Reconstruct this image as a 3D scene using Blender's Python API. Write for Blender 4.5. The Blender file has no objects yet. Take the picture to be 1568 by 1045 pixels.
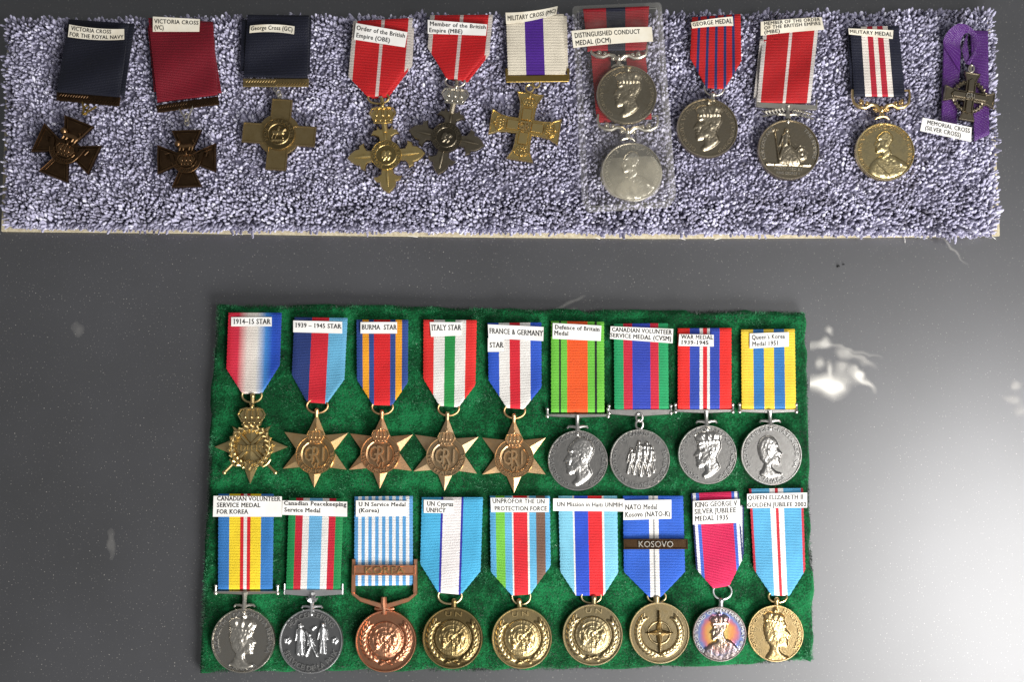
import bpy, math, random
import numpy as np
from math import sin, cos, pi, radians
random.seed(7); rng = np.random.default_rng(11)
SC = bpy.context.scene
COL = SC.collection
# ------------------------------------------------------------------ camera
TILT = radians(7.0); DIST = 700.0; FPX = 1829.0          # millimetres / photo pixels
cam_d = bpy.data.cameras.new('camera'); cam = bpy.data.objects.new('camera', cam_d); COL.objects.link(cam)
cam_d.sensor_width = 36.0; cam_d.lens = FPX / 1568 * 36.0; cam_d.clip_start = 0.01; cam_d.clip_end = 20
cam.location = (0, -DIST * sin(TILT) * .001, DIST * cos(TILT) * .001); cam.rotation_euler = (TILT, 0, 0)
SC.camera = cam
# ------------------------------------------------------------------ light
W = bpy.data.worlds.new('World'); SC.world = W; W.use_nodes = True
W.node_tree.nodes['Background'].inputs[0].default_value = (.97, .985, 1.0, 1); W.node_tree.nodes['Background'].inputs[1].default_value = .185
def area(name, loc, target, size, size_y, power, col):
    l = bpy.data.lights.new(name, 'AREA'); l.shape = 'RECTANGLE'; l.size = size; l.size_y = size_y; l.energy = power; l.color = col
    o = bpy.data.objects.new(name, l); COL.objects.link(o); o.location = loc
    from mathutils import Vector
    o.rotation_euler = (Vector(target) - Vector(loc)).to_track_quat('-Z', 'Y').to_euler()
    return o
area('window_light', (.46, -.78, .50), (.05, -.02, 0), .50, .34, 19, (1, .985, .96))
area('ceiling_light', (.75, -.24, 1.05), (.25, -.1, 0), .45, .45, 7.2, (1, .99, .98))
SC.view_settings.view_transform = 'Standard'; SC.view_settings.look = 'None'; SC.view_settings.exposure = 0.15; SC.view_settings.gamma = 1.0
SC.view_settings.use_curve_mapping = False
# ------------------------------------------------------------------ helpers
CAM = np.array([0, -DIST * sin(TILT), DIST * cos(TILT)])
R_ = np.array([1., 0, 0]); U_ = np.array([0, cos(TILT), sin(TILT)]); F_ = np.array([0, sin(TILT), -cos(TILT)])
def P(x, y, z=0.0):
    """photo pixel -> point (mm) on the horizontal plane at height z"""
    d = (x - 784) / FPX * R_ - (y - 522.5) / FPX * U_ + F_
    t = (z - CAM[2]) / d[2]
    return CAM + d * t
def lin(r, g, b):
    f = lambda c: (c / 255 / 12.92) if c / 255 <= .04045 else ((c / 255 + .055) / 1.055) ** 2.4
    return (f(r), f(g), f(b), 1)
class MB:
    def __init__(s): s.v = []; s.f = []; s.uv = None
    def add(s, vs, fs):
        o = len(s.v); s.v.extend([tuple(map(float, p)) for p in vs]); s.f.extend([tuple(i + o for i in f) for f in fs])
    def tube(s, pts, r, n=8, closed=False, squash=1.0):
        pts = [np.array(p, float) for p in pts]; m = len(pts); rr = r if hasattr(r, '__len__') else [r] * m
        vs = []; fs = []
        for i, p in enumerate(pts):
            a = pts[(i - 1) % m] if (closed or i > 0) else p; b = pts[(i + 1) % m] if (closed or i < m - 1) else p
            t = b - a; t = t / (np.linalg.norm(t) + 1e-9)
            up = np.array([0, 0, 1.]) if abs(t[2]) < .9 else np.array([0, 1., 0])
            x = np.cross(t, up); x /= np.linalg.norm(x); y = np.cross(x, t)
            for k in range(n):
                an = 2 * pi * k / n
                vs.append(p + rr[i] * (cos(an) * x + squash * sin(an) * y))
        for i in range(m if closed else m - 1):
            j = (i + 1) % m
            for k in range(n): fs.append((i * n + k, i * n + (k + 1) % n, j * n + (k + 1) % n, j * n + k))
        if not closed: fs.append(tuple(range(n))[::-1]); fs.append(tuple((m - 1) * n + k for k in range(n)))
        s.add(vs, fs)
    def sphere(s, c, r, n=10, m=6, sz=1.0):
        vs = []; fs = []
        for i in range(m + 1):
            ph = pi * i / m
            for k in range(n): vs.append((c[0] + r * sin(ph) * cos(2 * pi * k / n), c[1] + r * sin(ph) * sin(2 * pi * k / n), c[2] + sz * r * cos(ph)))
        for i in range(m):
            for k in range(n): fs.append((i * n + k, (i + 1) * n + k, (i + 1) * n + (k + 1) % n, i * n + (k + 1) % n))
        s.add(vs, fs)
    def loops(s, loops, cap=True):
        n = len(loops[0]); vs = [p for l in loops for p in l]; fs = []
        for i in range(len(loops) - 1):
            for k in range(n): fs.append((i * n + k, i * n + (k + 1) % n, (i + 1) * n + (k + 1) % n, (i + 1) * n + k))
        if cap: fs.append(tuple((len(loops) - 1) * n + k for k in range(n)))
        s.add(vs, fs)
class Fr:
    """local frame: pixel units in the plane (x right, y up), rotated clockwise, height in mm"""
    def __init__(s, x, y, z, rot=0):
        s.o = P(x, y, z); s.mm = float(np.dot(s.o - CAM, F_)) / FPX; s.a = radians(rot); s.z = z
    def __call__(s, x, y, dz=0.0):
        c, q = cos(s.a), sin(s.a)
        return (s.o[0] + s.mm * (x * c + y * q), s.o[1] + s.mm * (-x * q + y * c), s.o[2] + dz)
def build(name, mb, mat, parent=None, smooth=True, ang=38):
    me = bpy.data.meshes.new(name)
    o0 = np.array(parent['o']) if parent is not None else np.zeros(3)
    v = (np.array(mb.v) - o0) * .001
    me.from_pydata(v.tolist(), [], mb.f)
    if mb.uv is not None:
        uv = me.uv_layers.new(name='UVMap'); idx = np.zeros(len(me.loops), dtype=np.int32); me.loops.foreach_get('vertex_index', idx)
        uv.data.foreach_set('uv', np.array(mb.uv, dtype=np.float32)[idx].ravel())
    me.materials.append(mat); me.update()
    if smooth:
        me.polygons.foreach_set('use_smooth', np.ones(len(me.polygons), dtype=bool))
        me.set_sharp_from_angle(angle=radians(ang))
    ob = bpy.data.objects.new(name, me); COL.objects.link(ob)
    if parent is not None: ob.parent = parent['e']
    return {'e': ob, 'o': o0}
def raw(name, V, Fa, mat, parent=None, attrs=None, smooth=True):
    """numpy mesh: V (n,3) mm, Fa (m,k) faces of one size"""
    me = bpy.data.meshes.new(name); o0 = np.array(parent['o']) if parent is not None else np.zeros(3)
    V = (V - o0) * .001; m, k = Fa.shape
    me.vertices.add(len(V)); me.vertices.foreach_set('co', V.astype(np.float32).ravel())
    me.loops.add(m * k); me.loops.foreach_set('vertex_index', Fa.astype(np.int32).ravel())
    me.polygons.add(m); me.polygons.foreach_set('loop_start', np.arange(0, m * k, k, dtype=np.int32)); me.polygons.foreach_set('loop_total', np.full(m, k, dtype=np.int32))
    me.update(calc_edges=True); me.validate()
    if smooth: me.polygons.foreach_set('use_smooth', np.ones(len(me.polygons), dtype=bool))
    for nm, arr in (attrs or {}).items():
        a = me.attributes.new(nm, 'FLOAT', 'POINT'); a.data.foreach_set('value', arr.astype(np.float32))
    me.materials.append(mat)
    ob = bpy.data.objects.new(name, me); COL.objects.link(ob)
    if parent is not None: ob.parent = parent['e']
    return {'e': ob, 'o': o0}
def thing(name, label, cat, loc, group=None):
    e = bpy.data.objects.new(name, None); COL.objects.link(e); e.location = np.array(loc) * .001; e.empty_display_size = .01
    e['label'] = label; e['category'] = cat
    if group: e['group'] = group
    return {'e': e, 'o': np.array(loc, float)}
def inset(pts, d):
    """mitred offset of a closed 2-D outline towards its inside"""
    n = len(pts); A = sum(pts[i][0] * pts[(i + 1) % n][1] - pts[(i + 1) % n][0] * pts[i][1] for i in range(n)); sg = 1 if A > 0 else -1
    out = []
    for i in range(n):
        p0, p1, p2 = (np.array(pts[j % n], float) for j in (i - 1, i, i + 1))
        e1 = p1 - p0; e2 = p2 - p1; e1 /= np.linalg.norm(e1) + 1e-9; e2 /= np.linalg.norm(e2) + 1e-9
        n1 = np.array([-e1[1], e1[0]]) * sg; n2 = np.array([-e2[1], e2[0]]) * sg
        b = n1 + n2; L = np.linalg.norm(b)
        if L < 1e-6: out.append(tuple(p1 + n1 * d)); continue
        b /= L; out.append(tuple(p1 + b * min(d / max(np.dot(b, n1), .3), d * 2.2)))
    return out
def plate(mb, fr, pts, z0, z1, bev=.6, rim=0, depth=.5):
    """extruded outline (local px) with bevel; rim>0 leaves a raised border and a sunk field"""
    L = lambda q, z: [fr(x, y, z) for x, y in q]
    lp = [L(pts, z0), L(pts, z1 - bev * .5), L(inset(pts, bev), z1)]
    if rim: lp += [L(inset(pts, bev + rim), z1), L(inset(pts, bev + rim + .7), z1 - depth)]
    mb.loops(lp)
def circ(r, n=32, cx=0, cy=0, a0=0): return [(cx + r * cos(a0 + 2 * pi * k / n), cy + r * sin(a0 + 2 * pi * k / n)) for k in range(n)]
def arcpts(r, a, b, n=16, cx=0, cy=0): return [(cx + r * cos(radians(a + (b - a) * k / (n - 1))), cy + r * sin(radians(a + (b - a) * k / (n - 1)))) for k in range(n)]
# ------------------------------------------------------------------ lettering
_g = {}
def glyph(c):
    if c in _g: return _g[c]
    def mesh(t):
        cu = bpy.data.curves.new('t', 'FONT'); cu.body = t; cu.size = 1; cu.resolution_u = 2
        ob = bpy.data.objects.new('t', cu); me = bpy.data.meshes.new_from_object(ob)
        v = np.array([list(q.co) for q in me.vertices]).reshape(-1, 3); f = [tuple(p.vertices) for p in me.polygons]
        bpy.data.objects.remove(ob); bpy.data.curves.remove(cu); bpy.data.meshes.remove(me)
        return v, f
    w = lambda t: float(mesh(t)[0][:, 0].max())
    adv = w(c + '|') - w('|')
    v, f = (np.zeros((0, 3)), []) if c == ' ' else mesh(c)
    _g[c] = (v, f, adv); return _g[c]
_s = {}
def serif_glyph(c):
    """the flat glyph made heavier, with slab serifs added where a stem ends on a guide line"""
    if c in _s: return _s[c]
    from collections import Counter
    v, f, a = glyph(c); V = [tuple(p) for p in v]; Fc = list(f); n = len(V); ec = Counter()
    for q in f:
        for i in range(len(q)): ec[tuple(sorted((q[i], q[(i + 1) % len(q)])))] += 1
    V += [(p[0] + .03, p[1], .0004) for p in v]; V += [(p[0] + .055, p[1] + .008, .0006) for p in v]; Fc += [tuple(i + n for i in q) for q in f] + [tuple(i + 2 * n for i in q) for q in f]
    xh = float(glyph('x')[0][:, 1].max())
    if c.isalpha() or c == '1':
        for (i, j), k in ec.items():
            if k != 1: continue
            p, q = v[i], v[j]; L = abs(p[0] - q[0])
            if abs(p[1] - q[1]) > .004 or not .03 < L < .17: continue
            y = p[1]
            if min(abs(y), abs(y - CAPH), abs(y - xh), abs(y - CAPH * 1.03)) > .03: continue
            up = 1 if y < .1 else -1; x0, x1 = min(p[0], q[0]) - .06, max(p[0], q[0]) + .115; o = len(V)
            V += [(x0, y, .0008), (x1, y, .0008), (x1, y + up * .055, .0008), (x0, y + up * .055, .0008)]; Fc.append((o, o + 1, o + 2, o + 3))
    _s[c] = (np.array(V).reshape(-1, 3), Fc, a + .04); return _s[c]
def sans_glyph(c):
    v, f, a = glyph(c); n = len(v)
    return np.vstack([v, v + [.022, 0, .0004], v + [.042, .008, .0006]]) if n else v, list(f) + [tuple(i + n for i in q) for q in f] + [tuple(i + 2 * n for i in q) for q in f], a + .03
def layout(txt, get=None):
    x = 0; out = []
    for c in txt:
        v, f, a = (get or glyph)(c); out.append((c, v, f, x, a)); x += a
    return out, x
CAPH = float(glyph('H')[0][:, 1].max())
def solid_glyph(v, f):
    """close a flat glyph into a small solid: returns verts with z 0/1 and faces"""
    from collections import Counter
    n = len(v); ec = Counter()
    for q in f:
        for i in range(len(q)): ec[tuple(sorted((q[i], q[(i + 1) % len(q)])))] += 1
    V = np.vstack([v * [1, 1, 0] + [0, 0, 1], v * [1, 1, 0]]); Fc = list(f)
    for q in f:
        for i in range(len(q)):
            a, b = q[i], q[(i + 1) % len(q)]
            if ec[tuple(sorted((a, b)))] == 1: Fc.append((b, a, a + n, b + n))
    return V, Fc
def raised_line(mb, fr, txt, cx, cy, width, cap, z, h):
    L, tot = layout(txt); sx = width / tot; sy = cap / CAPH
    for c, v, f, x, a in L:
        if len(v) == 0: continue
        V, Fc = solid_glyph(v, f)
        mb.add([fr(cx - width / 2 + (p[0] + x) * sx, cy - cap / 2 + p[1] * sy, z + p[2] * h) for p in V], Fc)
def raised_arc(mb, fr, txt, r, mid, cap, z, h, span=None, inside=False, cx=0, cy=0):
    """letters round a coin; mid = angle of the middle (deg, 90 = top); inside=True: read from the centre at the bottom"""
    L, tot = layout(txt); s = cap / CAPH; ang = tot * s / r
    sx = s
    if span: sx = s * radians(span) / ang; ang = radians(span)
    for c, v, f, x, a in L:
        if len(v) == 0: continue
        V, Fc = solid_glyph(v, f)
        out = []
        t = (x + a / 2) * sx / r
        th = radians(mid) + (ang / 2 - t) * (-1 if inside else 1)
        for p in V:
            lx = (p[0] - a / 2) * sx; ly = p[1] * s
            if inside: rr = r + cap - ly - cap; ex, ey = -sin(th), cos(th); rr = r - ly + cap / 2
            else: ex, ey = sin(th), -cos(th); rr = r - cap / 2 + ly
            out.append(fr(cx + rr * cos(th) + lx * ex, cy + rr * sin(th) + lx * ey, z + p[2] * h))
        mb.add(out, Fc)
# ------------------------------------------------------------------ materials
def newmat(name):
    m = bpy.data.materials.new(name); m.use_nodes = True; nt = m.node_tree
    return m, nt, nt.nodes['Principled BSDF']
def N(nt, t, **kw):
    n = nt.nodes.new(t)
    for k, v in kw.items(): setattr(n, k, v)
    return n
def noise(nt, scale, detail=3, rough=.55, coord='Object', stretch=None):
    tc = N(nt, 'ShaderNodeTexCoord'); n = N(nt, 'ShaderNodeTexNoise'); n.inputs['Scale'].default_value = scale; n.inputs['Detail'].default_value = detail; n.inputs['Roughness'].default_value = rough
    if stretch:
        mp = N(nt, 'ShaderNodeMapping'); mp.inputs['Scale'].default_value = stretch; nt.links.new(tc.outputs[coord], mp.inputs[0]); nt.links.new(mp.outputs[0], n.inputs['Vector'])
    else: nt.links.new(tc.outputs[coord], n.inputs['Vector'])
    return n
def ramp(nt, fac, stops, interp='LINEAR'):
    r = N(nt, 'ShaderNodeValToRGB'); cr = r.color_ramp; cr.interpolation = interp
    while len(cr.elements) > 1: cr.elements.remove(cr.elements[-1])
    cr.elements[0].position = stops[0][0]; cr.elements[0].color = stops[0][1]
    for p, c in stops[1:]:
        e = cr.elements.new(p); e.color = c
    nt.links.new(fac, r.inputs[0]); return r
def bump(nt, b, h, dist, strength=1.0):
    bn = N(nt, 'ShaderNodeBump'); bn.inputs['Strength'].default_value = strength; bn.inputs['Distance'].default_value = dist
    nt.links.new(h, bn.inputs['Height']); nt.links.new(bn.outputs[0], b.inputs['Normal'])
def g(v): return (v, v, v, 1)
def metal(name, c1, c2, rough=.32, r2=.5, scale=220):
    m, nt, b = newmat(name); n = noise(nt, scale, 4, .65)
    r = ramp(nt, n.outputs[0], [(.35, c1), (.68, c2)]); nt.links.new(r.outputs[0], b.inputs['Base Color'])
    rr = ramp(nt, n.outputs[0], [(.3, g(rough)), (.7, g(r2))]); nt.links.new(rr.outputs[0], b.inputs['Roughness'])
    b.inputs['Metallic'].default_value = 1.0
    n2 = noise(nt, 1500, 2); bump(nt, b, n2.outputs[0], .00008, .5)
    return m
def metal_coin(m0, c1, c2, rough, r2, dark):
    """struck face with an antiqued field: polished raised work, toned ground"""
    m, nt, b = newmat(m0 + '_struck'); n = noise(nt, 260, 5, .7); at = N(nt, 'ShaderNodeAttribute'); at.attribute_name = 'relief'
    r = ramp(nt, n.outputs[0], [(.35, c1), (.68, c2)]); d = ramp(nt, n.outputs[0], [(.3, tuple(q * dark for q in c1[:3]) + (1,)), (.7, tuple(q * dark * .8 for q in c2[:3]) + (1,))])
    mx = N(nt, 'ShaderNodeMix', data_type='RGBA'); nt.links.new(at.outputs['Fac'], mx.inputs[0]); nt.links.new(d.outputs[0], mx.inputs[6]); nt.links.new(r.outputs[0], mx.inputs[7]); nt.links.new(mx.outputs[2], b.inputs['Base Color'])
    rr = ramp(nt, n.outputs[0], [(.3, g(rough)), (.7, g(r2))]); nt.links.new(rr.outputs[0], b.inputs['Roughness']); b.inputs['Metallic'].default_value = 1.0
    n2 = noise(nt, 1500, 2); bump(nt, b, n2.outputs[0], .00008, .5)
    return m
COIN = {}
_metal = metal
def metal(name, c1, c2, rough=.32, r2=.5, scale=220, dark=.5):
    COIN[name] = metal_coin(name, c1, c2, rough, r2, dark); return _metal(name, c1, c2, rough, r2, scale)
M = {}
M['bronze'] = metal('dark_bronze', lin(88, 67, 48), lin(62, 47, 34), .32, .48)
M['brass'] = metal('aged_brass', lin(172, 146, 84), lin(140, 116, 64), .30, .46)
M['gold'] = metal('gilt', lin(222, 198, 138), lin(192, 166, 106), .26, .42)
M['palegold'] = metal('pale_gilt', lin(232, 204, 150), lin(206, 174, 118), .22, .40)
M['silver'] = metal('silver', lin(226, 220, 208), lin(196, 189, 176), .25, .40, dark=.62)
M['nickel'] = metal('cupro_nickel', lin(214, 211, 206), lin(184, 180, 175), .25, .40, dark=.6)
M['darksilver'] = metal('tarnished_silver', lin(192, 180, 158), lin(156, 144, 122), .28, .45, dark=.6)
M['grey_silver'] = metal('antique_silver', lin(214, 214, 214), lin(184, 184, 184), .32, .46, dark=.4)
M['star'] = metal('star_bronze', lin(222, 178, 130), lin(188, 144, 100), .30, .46, dark=.6)
M['brassstar'] = metal('star_brass', lin(208, 186, 134), lin(172, 150, 102), .30, .46)
M['copper'] = metal('copper', lin(232, 172, 136), lin(200, 136, 102), .30, .46, dark=.6)
M['unbronze'] = metal('antique_bronze', lin(200, 182, 142), lin(164, 146, 106), .32, .48, dark=.5)
M['natobronze'] = metal('light_bronze', lin(212, 192, 150), lin(178, 156, 112), .30, .46, dark=.5)
def plain(name, c, rough=.6, c2=None, scale=400):
    m, nt, b = newmat(name)
    if c2: n = noise(nt, scale, 4, .6); r = ramp(nt, n.outputs[0], [(.35, c), (.7, c2)]); nt.links.new(r.outputs[0], b.inputs['Base Color'])
    else: b.inputs['Base Color'].default_value = c
    b.inputs['Roughness'].default_value = rough
    return m
M['greybrass'] = metal('greyed_brass', lin(176, 154, 110), lin(144, 124, 84), .30, .46)
M['midbronze'] = metal('rubbed_bronze', lin(136, 106, 76), lin(104, 80, 56), .28, .42)
M['oxid'] = metal('oxidised_silver', lin(142, 132, 114), lin(108, 99, 84), .26, .42)
M['mmgold'] = metal('pale_gold', lin(232, 214, 166), lin(206, 186, 134), .26, .42, dark=.68)
M['paper'] = plain('white_paper', lin(238, 236, 232), .65, lin(228, 224, 218), 90)
M['oldpaper'] = plain('yellowed_paper', lin(236, 230, 214), .65, lin(222, 212, 190), 90)
M['ink'] = plain('black_ink', g(.018), .5)
M['polish'] = metal('polished_nickel', lin(222, 220, 216), lin(200, 198, 194), .2, .34)
def ribbon_mat(name, stops, interp='CONSTANT', sheen=.08, fuzz=.26, rough=.62):
    """stops: [(u, (r,g,b))] stripe colours from the left edge; woven ribs run across"""
    m, nt, b = newmat(name)
    uv = N(nt, 'ShaderNodeUVMap'); sp = N(nt, 'ShaderNodeSeparateXYZ'); nt.links.new(uv.outputs[0], sp.inputs[0])
    mp = N(nt, 'ShaderNodeMapping'); mp.inputs['Scale'].default_value = (38, 1.15, 1); nt.links.new(uv.outputs[0], mp.inputs[0])
    nz = N(nt, 'ShaderNodeTexNoise'); nz.inputs['Scale'].default_value = 1.6; nz.inputs['Detail'].default_value = 2; nt.links.new(mp.outputs[0], nz.inputs['Vector'])
    # thread-wide wobble of the stripe edges
    ad = N(nt, 'ShaderNodeMath', operation='MULTIPLY_ADD'); nt.links.new(nz.outputs[0], ad.inputs[0]); ad.inputs[1].default_value = .012; nt.links.new(sp.outputs[0], ad.inputs[2])
    sb = N(nt, 'ShaderNodeMath', operation='SUBTRACT'); nt.links.new(ad.outputs[0], sb.inputs[0]); sb.inputs[1].default_value = .006
    st = [(u, lin(*c)) for u, c in stops]
    r = ramp(nt, sb.outputs[0], st, interp)
    sn = N(nt, 'ShaderNodeMath', operation='SINE'); ml = N(nt, 'ShaderNodeMath', operation='MULTIPLY'); nt.links.new(sp.outputs[1], ml.inputs[0]); ml.inputs[1].default_value = 2 * pi / .92; nt.links.new(ml.outputs[0], sn.inputs[0])
    mx = N(nt, 'ShaderNodeMath', operation='MULTIPLY_ADD'); nt.links.new(sn.outputs[0], mx.inputs[0]); mx.inputs[1].default_value = .19; nt.links.new(nz.outputs[0], mx.inputs[2])
    # yarn-to-yarn colour variation
    n5 = noise(nt, 130, 3, .6); m5 = N(nt, 'ShaderNodeMath', operation='MULTIPLY_ADD'); nt.links.new(n5.outputs[0], m5.inputs[0]); m5.inputs[1].default_value = .5; nt.links.new(mx.outputs[0], m5.inputs[2])
    rv = ramp(nt, m5.outputs[0], [(.38, g(1 - fuzz * 1.7)), (1.0, g(1))])
    mc = N(nt, 'ShaderNodeMix', data_type='RGBA', blend_type='MULTIPLY'); mc.inputs[0].default_value = 1
    nt.links.new(r.outputs[0], mc.inputs[6]); nt.links.new(rv.outputs[0], mc.inputs[7]); nt.links.new(mc.outputs[2], b.inputs['Base Color'])
    b.inputs['Roughness'].default_value = rough; b.inputs['Sheen Weight'].default_value = sheen; b.inputs['Specular IOR Level'].default_value = .3 if rough > .5 else .7
    bump(nt, b, mx.outputs[0], .00032, 1.0)
    return m
# ------------------------------------------------------------------ the setting
def vnoise(x, y, cell, seed=0):
    r = np.random.default_rng(seed); T = r.random((256, 256)); xi = x / cell; yi = y / cell
    x0 = np.floor(xi).astype(int); y0 = np.floor(yi).astype(int); fx = xi - x0; fy = yi - y0; fx = fx * fx * (3 - 2 * fx); fy = fy * fy * (3 - 2 * fy)
    q = lambda a, b: T[a % 256, b % 256]
    return (q(x0, y0) * (1 - fx) + q(x0 + 1, y0) * fx) * (1 - fy) + (q(x0, y0 + 1) * (1 - fx) + q(x0 + 1, y0 + 1) * fx) * fy
def board_material():
    m, nt, b = newmat('grey_board')
    n = noise(nt, 5, 5, .6); r = ramp(nt, n.outputs[0], [(.3, lin(42, 42, 44)), (.75, lin(63, 63, 67))])
    v = noise(nt, 1100, 1, .5); sp = ramp(nt, v.outputs[0], [(.70, g(0)), (.75, g(.85))])
    v2 = noise(nt, 180, 2, .6); s2 = ramp(nt, v2.outputs[0], [(.79, g(0)), (.83, g(.6))])
    ad = N(nt, 'ShaderNodeMath', operation='MAXIMUM'); nt.links.new(sp.outputs[0], ad.inputs[0]); nt.links.new(s2.outputs[0], ad.inputs[1])
    mx = N(nt, 'ShaderNodeMix', data_type='RGBA'); nt.links.new(ad.outputs[0], mx.inputs[0]); nt.links.new(r.outputs[0], mx.inputs[6]); mx.inputs[7].default_value = lin(150, 146, 140)
    nt.links.new(mx.outputs[2], b.inputs['Base Color'])
    n3 = noise(nt, 9, 4); rr = ramp(nt, n3.outputs[0], [(.3, g(.42)), (.7, g(.48))]); nt.links.new(rr.outputs[0], b.inputs['Roughness'])
    b.inputs['Specular IOR Level'].default_value = .7; b.inputs['IOR'].default_value = 1.5; b.inputs['Coat Weight'].default_value = 1.0; b.inputs['Coat Roughness'].default_value = .325; b.inputs['Coat IOR'].default_value = 1.85
    n4 = noise(nt, 2600, 2); bump(nt, b, n4.outputs[0], .00006, .5)
    return m
mb = MB(); mb.add([(-480, -360, 0), (480, -360, 0), (480, 360, 0), (-480, 360, 0), (-480, -360, -6), (480, -360, -6), (480, 360, -6), (-480, 360, -6)],
                  [(0, 1, 2, 3), (4, 5, 1, 0), (5, 6, 2, 1), (6, 7, 3, 2), (7, 4, 0, 3), (7, 6, 5, 4)])
brd = build('display_board', mb, board_material(), smooth=False); brd['e']['kind'] = 'structure'
brd['e']['label'] = 'dusty dark grey base board of the display case'
# ---- carpet strip
ZC = 16.0                                                   # top of the pile
c0 = P(4, 340, ZC); c1 = P(1530, 352, ZC); c2 = P(1523, 16, ZC); c3 = P(8, 30, ZC)
carpet = thing('carpet_strip', 'long strip of lavender grey pile carpet lying above the green felt pad', 'carpet', (0, (c0[1] + c3[1]) / 2, 0))
def pile_material():
    m, nt, b = newmat('lavender_yarn')
    at = N(nt, 'ShaderNodeAttribute'); at.attribute_name = 'tint'
    r = ramp(nt, at.outputs['Fac'], [(0, lin(112, 108, 126)), (.45, lin(160, 157, 180)), (.8, lin(190, 187, 210)), (1, lin(214, 212, 228))])
    nt.links.new(r.outputs[0], b.inputs['Base Color']); b.inputs['Roughness'].default_value = .8; b.inputs['Sheen Weight'].default_value = .3; b.inputs['Specular IOR Level'].default_value = .2
    n = noise(nt, 2500, 2); bump(nt, b, n.outputs[0], .0004, .8)
    return m
def bil(q, u, v):
    a, b_, c, d = q
    return a * ((1 - u) * (1 - v))[:, None] + b_ * (u * (1 - v))[:, None] + c * (u * v)[:, None] + d * ((1 - u) * v)[:, None]
mb = MB(); bk = [P(2, 354, 2.2), P(300, 357, 2.2), P(500, 360, 2.2), P(760, 363, 2.2), P(1000, 365, 2.2), P(1250, 364, 2.2), P(1531, 361, 2.2), P(1516, 22, 2.2), P(12, 36, 2.2)]
mb.loops([[(p[0], p[1], .4) for p in bk], [(p[0], p[1], 2.2) for p in bk]])
build('backing', mb, plain('jute_backing', lin(206, 196, 168), .85, lin(170, 156, 124), 600), carpet, smooth=False)
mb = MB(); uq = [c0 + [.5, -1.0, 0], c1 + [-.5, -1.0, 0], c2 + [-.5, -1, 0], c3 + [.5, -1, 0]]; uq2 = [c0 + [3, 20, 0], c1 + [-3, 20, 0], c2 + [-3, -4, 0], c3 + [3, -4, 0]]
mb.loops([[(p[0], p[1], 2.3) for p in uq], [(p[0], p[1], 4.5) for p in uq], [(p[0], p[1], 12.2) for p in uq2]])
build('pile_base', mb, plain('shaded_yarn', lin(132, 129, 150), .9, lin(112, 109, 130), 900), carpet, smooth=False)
sp_ = 1.62; Wd = np.linalg.norm(c1 - c0); Hd = np.linalg.norm(c3 - c0)
nu, nv = int(Wd / sp_), int(Hd / (sp_ * .87))
uu, vv = np.meshgrid(np.arange(nu), np.arange(nv + 1)); uu = (uu + .5 * (vv % 2) + .25 + rng.uniform(-.38, .38, uu.shape)) / nu; vv = (vv + rng.uniform(-.38, .38, vv.shape)) / nv
uu = np.clip(uu.ravel(), 0, 1); vv = np.clip(vv.ravel(), 0, 1)
base = bil((c0, c1, c2, c3), uu, vv)
nt_ = len(base)
eu = np.minimum(uu, 1 - uu) * Wd; ev = np.minimum(vv, 1 - vv) * Hd
lean = rng.normal(0, .8, (nt_, 2))
ld = np.stack([vnoise(base[:, 0], base[:, 1], 11, 1) - .5, vnoise(base[:, 0], base[:, 1], 11, 2) - .5], 1) * 3.2
lean += ld
lean[:, 0] += np.where(uu > .5, 1, -1) * np.clip(1 - eu / 5, 0, 1) * 1.8
lean[:, 1] += np.where(vv > .5, 1, -1) * np.clip(1 - ev / 5, 0, 1) * 1.8
hgt = 9.8 + rng.normal(0, .5, nt_) + (vnoise(base[:, 0], base[:, 1], 7, 3) - .5) * 2.4 - np.clip(1 - np.minimum(eu, ev) / 4, 0, 1) * 2.2
hgt -= 2.2 * np.clip(1 - vv * Hd / 16, 0, 1) ** 2; lean[:, 1] -= .5 * np.clip(1 - vv * Hd / 26, 0, 1)
zb = np.full(nt_, 5.0)
# extra rows on the four flanks
def flank(n, a, b_, nx, ny):
    t = rng.random(n); p = a[None] * (1 - t)[:, None] + b_[None] * t[:, None]
    return p - np.array([nx, ny, 0]) * 1.0, np.tile([nx * 2.0, ny * 2.0], (n, 1)) + rng.normal(0, .8, (n, 2)), rng.uniform(.3, 7.0, n)
fl = [flank(1600, c0, c1, 0, -1), flank(800, c3, c2, 0, 1), flank(220, c0, c3, -1, 0), flank(220, c1, c2, 1, 0)]
base = np.vstack([base] + [f[0] for f in fl]); lean = np.vstack([lean] + [f[1] for f in fl]); hgt = np.concatenate([hgt] + [f[2] for f in fl]); zb = np.concatenate([zb] + [np.full(len(f[0]), 3.6) for f in fl])
nt_ = len(base); rad = rng.uniform(.62, 1.12, nt_)
tint = np.clip(rng.normal(.5, .24, nt_) + (vnoise(base[:, 0], base[:, 1], 14, 5) - .5) * .35 + (vnoise(base[:, 0], base[:, 1], 5, 6) - .5) * .4, 0, 1)
ns = 6; prof = [(.5, .75), (.78, 1.0), (.93, .95), (1.0, .6)]
rings = []
ph = rng.uniform(0, 2 * pi, nt_); el = rng.uniform(.7, 1.0, nt_); curl = rng.normal(0, .7, (nt_, 2))
for t, q in prof:
    cx = base[:, 0] + lean[:, 0] * t * t + curl[:, 0] * t ** 3; cy = base[:, 1] + lean[:, 1] * t * t + curl[:, 1] * t ** 3; cz = zb + hgt * t + .001
    for k in range(ns):
        an = ph + 2 * pi * k / ns
        rings.append(np.stack([cx + rad * q * np.cos(an) + rng.normal(0, .12, nt_), cy + rad * q * el * np.sin(an) + rng.normal(0, .12, nt_), cz + rng.normal(0, .12, nt_)], 1))
tip = np.stack([base[:, 0] + lean[:, 0] + curl[:, 0], base[:, 1] + lean[:, 1] + curl[:, 1], zb + hgt + .5], 1)
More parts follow.
